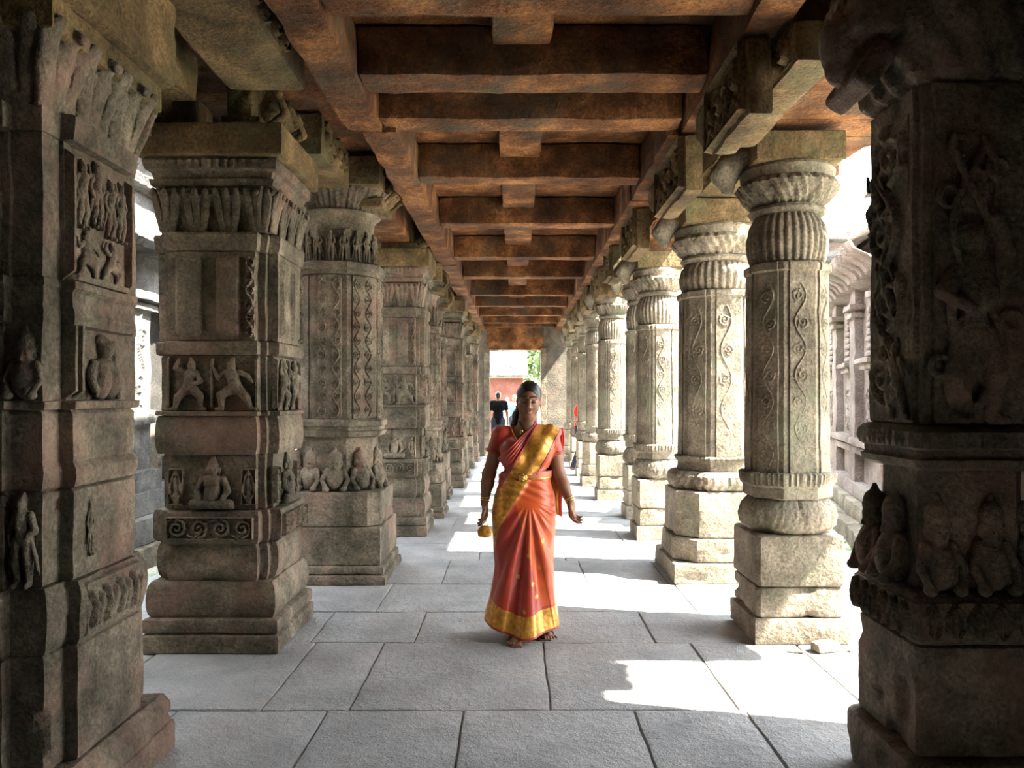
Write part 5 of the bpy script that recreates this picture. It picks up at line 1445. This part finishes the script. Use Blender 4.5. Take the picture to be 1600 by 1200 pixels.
drape('pallu_border', (-.094, 1.02), (.108, 1.36), (-.080, 1.02), (.122, 1.36), 'red_silk', .009, nt=8, fold=0)
drape('sari_fold', (.09, 1.03), (.17, 1.21), (.165, 1.06), (.235, 1.20), 'lit_orange_silk', .0, nt=20, ns=40, fold=.002, nf=3, over=False)
# loose end behind her left shoulder
def flap():
    n, m = 26, 14
    U, T = np.meshgrid(np.linspace(0, 1, m), np.linspace(0, 1, n))
    X = .200 + .060 * U + .010 * np.sin(T * 3); Y = .035 + .05 * T + .012 * np.sin(U * 9); Z = 1.318 - .14 * T - .02 * U
    V = np.stack([X, Y, Z], 2).reshape(-1, 3); I = np.arange(n * m).reshape(n, m)
    o = mesh_np('pallu_end', V, np.stack([I[:-1, :-1], I[1:, :-1], I[1:, 1:], I[:-1, 1:]], 2).reshape(-1, 4), 'scarlet_cotton', W, None)
    o.modifiers.new('thickness', 'SOLIDIFY').thickness = .003
flap()
# belt and buckle
def belt():
    n = 120; th = np.linspace(0, 2 * PI, n, endpoint=False); V = []
    for (dr, dz) in ((.004, .022), (.009, .020), (.009, -.020), (.004, -.022)):
        V.append(np.stack([.022 + (.158 + dr) * np.cos(th), (.121 + dr) * np.sin(th), 1.006 + dz + .012 * np.cos(th) - .006 * np.sin(th)], 1))
    V = np.vstack(V); F = []
    for k in range(3):
        for i in range(n): j = (i + 1) % n; F.append([k * n + i, k * n + j, (k + 1) * n + j, (k + 1) * n + i])
    global BT; BT = mesh_np('belt', V, F, 'belt_red', W, 30)
    for dz in (-.016, -.022):
        pts = np.stack([.022 + .169 * np.cos(th), .132 * np.sin(th), 1.006 + dz + .012 * np.cos(th) - .006 * np.sin(th)], 1)
        v, f = tube_np(pts, .002, 6, True); mesh_np('belt_chain', v, f, 'gold', BT, None)
belt()
bu = Sdf((-.05, -.20, .96), (.07, -.10, 1.05), .003)
bu.ell((.008, -.138, 1.008), (.022, .010, .018), 0)
for k in range(8):
    a = k * PI / 4; bu.ell((.008 + .021 * math.cos(a), -.137, 1.008 + .018 * math.sin(a)), (.008, .007, .007), .002)
bu.ell((.008, -.15, 1.008), (.008, .006, .008), .002)
sculpt('belt_buckle', bu, 'gold', BT, 1)
# jewellery
def chain_on(name, pts, r, mat, off=.004):
    P = np.array(pts, float); t = np.linspace(0, len(P) - 1, 40); P = np.stack([np.interp(t, np.arange(len(P)), P[:, i]) for i in range(3)], 1)
    for _ in range(4): P[1:-1] = (P[:-2] + 2 * P[1:-1] + P[2:]) / 4
    for i in range(len(P)):
        y = -.26
        while y < .0 and s.sample(np.array([[P[i, 0], y, P[i, 2]]]))[0] > off: y += .003
        P[i, 1] = y
    for _ in range(3): P[1:-1] = (P[:-2] + 2 * P[1:-1] + P[2:]) / 4
    v, f = tube_np(P, r, 6); mesh_np(name, v, f, mat, W, None)
chain_on('necklace', [(-.07, 0, 1.315), (-.045, 0, 1.26), (-.018, 0, 1.225)], .0035, 'gold', .012)
chain_on('necklace', [(-.018, 0, 1.225), (.03, 0, 1.25), (.085, 0, 1.315)], .0025, 'gold', .012)
chain_on('bead_necklace', [(-.015, 0, 1.345), (.012, 0, 1.30), (.038, 0, 1.285), (.065, 0, 1.305), (.09, 0, 1.345)], .003, 'brow_dark', .004)
pd = Sdf((-.05, -.25, 1.24), (.06, .0, 1.34), .003)
zz = 1.283; yy = -.2
while s.sample(np.array([[.0, yy, zz]]))[0] > .006: yy += .003
pd.ell((.0, yy, zz), (.010, .005, .016), 0); pd.ell((.0, yy, zz - .014), (.014, .005, .006), .002)
sculpt('pendant', pd, 'gold', W, 1)
def bangle(c, d, R, r, mat, name='bangle'):
    q = Vector(d).to_track_quat('Z', 'Y').to_matrix(); t = np.arange(32) * 2 * PI / 32
    pts = np.array([np.array(c) + np.array(q @ Vector((math.cos(x) * R, math.sin(x) * R, 0))) for x in t])
    v, f = tube_np(pts, r, 6, True); mesh_np(name, v, f, mat, W, None)
for A in (ARM_A, ARM_B):
    a, b = np.array(A[1]), np.array(A[2]); d = (b - a) / np.linalg.norm(b - a)
    bangle(b - d * .012, d, .031, .0028, 'gold'); bangle(b - d * .026, d + np.array([.12, .05, 0]), .034, .0024, 'gold')
# sandals
for (x, y1) in ((-.025, -.10), (.125, .03)):
    fx = -.02 if x < 0 else .04
    so = Sdf((x - .1, y1 - .2, -.01), (x + .14, y1 + .16, .08), .004)
    so.box((x + fx * .5, y1 - .02, .006), (.038, .125, .007), .006, .0, rot=R3(fx * -5.0, 'Z') if 0 else R3(math.atan2(-fx, -.12) + PI, 'Z') if 0 else None)
    so.cap((x + fx, y1 - .10, .006), (x + fx, y1 - .101, .006), .010, .010, .01)
    SO = sculpt('sandal_sole', so, 'sandal_leather', W, 1)
    for yy2, ww in ((-.075, .044), (-.05, .042)):
        t = np.linspace(0, PI, 14)
        pts = np.stack([x + fx * .85 + ww * np.cos(t), y1 + yy2 + 0 * t, .006 + .046 * np.sin(t)], 1)
        v, f = tube_np(pts, .006, 6); mesh_np('sandal_strap', v, f, 'sandal_leather', SO, None)

# little purse held in her right hand
pu = empty('purse', (WO[0] - .226, WO[1] - .115, -.018), label='small golden half-round purse hanging from the hand of the woman in the sari', cat='purse', kind='thing')
ps_ = Sdf((-.06, -.04, .64), (.06, .04, .78), .003)
ps_.ell((0, 0, .685), (.046, .016, .048), .0); ps_.box((0, 0, .63), (.08, .08, .028), .001, .006, 's')
sculpt('pouch', ps_, 'gold_zari', pu, 1, .0015, 3)
v, f = tube_np([(-.042, 0, .668), (0, 0, .655), (.042, 0, .668)], .004, 6); mesh_np('trim', v, f, 'gold', pu, None)
t = np.linspace(0, PI, 16); v, f = tube_np(np.stack([.016 * np.cos(t), 0 * t, .725 + .035 * np.sin(t)], 1), .0028, 6); mesh_np('strap', v, f, 'gold', pu, None)

# ------------------------------------------------------------------ visitors in the distance
def visitor(name, loc, H, rz, label, top, legs, face_away=True, bag=False, pose=0):
    P = empty(name, loc, rz, label=label, cat='person', kind='thing', scale=(H / 1.7,) * 3)
    hgt = .012
    b = Sdf((-.4, -.35, -.02), (.4, .35, 1.72), hgt)
    sw = .16
    arms = [[(-.19, .0, 1.40), (-.25, .02, 1.12), (-.27, -.06, .88)], [(.19, .0, 1.40), (.25, .03, 1.12), (.235, -.10, .92)]]
    legp = [[(-.09, 0, .90), (-.10, -.08, .50), (-.10, .02, .08)], [(.09, 0, .90), (.10, .04, .50), (.10, .2, .10)]]
    b.cap((0, 0, .92), (0, 0, 1.08), .13, .12, .03); b.cap((-.07, 0, 1.30), (.07, 0, 1.30), .12, .12, .04); b.cap((-.15, 0, 1.40), (.15, 0, 1.40), .06, .06, .04)
    b.chain([(0, .0, 1.42), (0, -.01, 1.52)], [.06, .052], .02); b.ell((0, -.01, 1.60), (.075, .09, .105), .01)
    b.ell((0, -.1, 1.585), (.012, .018, .02), .01); b.ell((0, -.05, 1.53), (.05, .045, .045), .02)
    for q in (-1, 1): b.ell((q * .076, 0, 1.59), (.01, .02, .03), .005)
    for q in (-1, 1): b.ell((q * .028, -.10, 1.61), (.013, .010, .007), .004, 's')
    for A in arms:
        b.chain(A, [.05, .042, .028], .02); d = np.array(A[2]) - np.array(A[1]); d /= np.linalg.norm(d)
        w = np.array(A[2]); b.cap(w, w + d * .08, .03, .03, .01)
        for i in range(4): b.cap(w + d * .08 + np.array([0, (i - 1.5) * .018, 0]), w + d * (.15 - .008 * i) + np.array([0, (i - 1.5) * .02 - .01, 0]), .0095, .008, .004)
        b.cap(w + d * .03 + np.array([0, -.03, 0]), w + d * .09 + np.array([0, -.05, 0]), .011, .009, .006)
    for A in legp:
        b.chain(A, [.09, .06, .042], .02); a = np.array(A[2]); b.cap(a + [0, .03, -.04], a + [0, -.13, -.05], .04, .03, .02)
    V, F = b.mesh(); V = relax(V, F, 1)
    mesh_np('body', V, F, 'skin', P, None)
    tp = Sdf((-.4, -.3, .8), (.4, .3, 1.6), hgt)
    tp.cap((0, 0, .93), (0, 0, 1.08), .15, .145, .03); tp.cap((-.07, 0, 1.30), (.07, 0, 1.30), .14, .14, .04); tp.cap((-.15, 0, 1.40), (.15, 0, 1.40), .075, .075, .04)
    for A in arms: tp.cap(A[0], tuple(np.array(A[0]) * .45 + np.array(A[1]) * .55), .068, .066, .02)
    tp.ell((0, -.03, 1.52), (.085, .085, .07), .01, 's')
    V, F = tp.mesh(); mesh_np('shirt', relax(V, F, 1), F, top, P, None)
    lg = Sdf((-.3, -.3, .0), (.3, .35, 1.05), hgt)
    lg.cap((-.05, 0, .93), (.05, 0, .93), .135, .135, .03)
    for A in legp: lg.chain([A[0], A[1], tuple(np.array(A[2]) + [0, 0, .02])], [.115, .085, .07], .02)
    V, F = lg.mesh(); mesh_np('trousers', relax(V, F, 1), F, legs, P, None)
    hr = Sdf((-.12, -.14, 1.45), (.12, .14, 1.75), .008)
    hr.ell((0, .012, 1.62), (.083, .096, .10), .01); hr.ell((0, -.10, 1.57), (.09, .08, .09), .01, 's')
    V, F = hr.mesh(); mesh_np('hair', relax(V, F, 1), F, 'hair', P, None)
    for A in legp:
        sh = Sdf((-.2, -.3, -.02), (.2, .35, .2), .01); a = np.array(A[2]); sh.cap(a + [0, .04, -.045], a + [0, -.14, -.05], .05, .038, .02)
        sh.box(a + [0, -.04, -.13 if a[2] > .09 else -.12], (.1, .2, .04), .0, .0, 's') if 0 else None
        V, F = sh.mesh(); mesh_np('shoe', relax(V, F, 1), F, 'sandal_leather', P, None)
    return P
visitor('person', (-.45, 21.0, 0), 1.62, PI, 'distant person in a black t-shirt walking away down the colonnade', 'black_cotton', 'dark_denim')
hb = empty('handbag', (-.45 - .265, 21.0, 0), label='small brown bag carried by the distant person in the black t-shirt', cat='bag', kind='thing')
rough_box('pouch', (-.05, -.07, .56), (.05, .07, .70), 'sandal_leather', hb, .02, .02, .004, 2)
v, f = tube_np(np.stack([0 * np.linspace(0, PI, 12), .05 * np.cos(np.linspace(0, PI, 12)), .69 + .08 * np.sin(np.linspace(0, PI, 12))], 1), .006, 6); mesh_np('handle', v, f, 'sandal_leather', hb, None)
visitor('person', (-.02, 24.0, 0), 1.55, .4, 'distant person in a blue shirt half hidden behind the head of the woman', 'blue_cotton', 'dark_denim')
visitor('person', (-.30, 29.5, -.25), 1.72, .0, 'far person in white clothes outside the doorway', 'white_cotton', 'white_cotton')
visitor('person', (1.33, 16.05, 0), 1.56, 1.2, 'distant person in a scarlet top standing among the sunny pillars', 'scarlet_cotton', 'dark_denim')
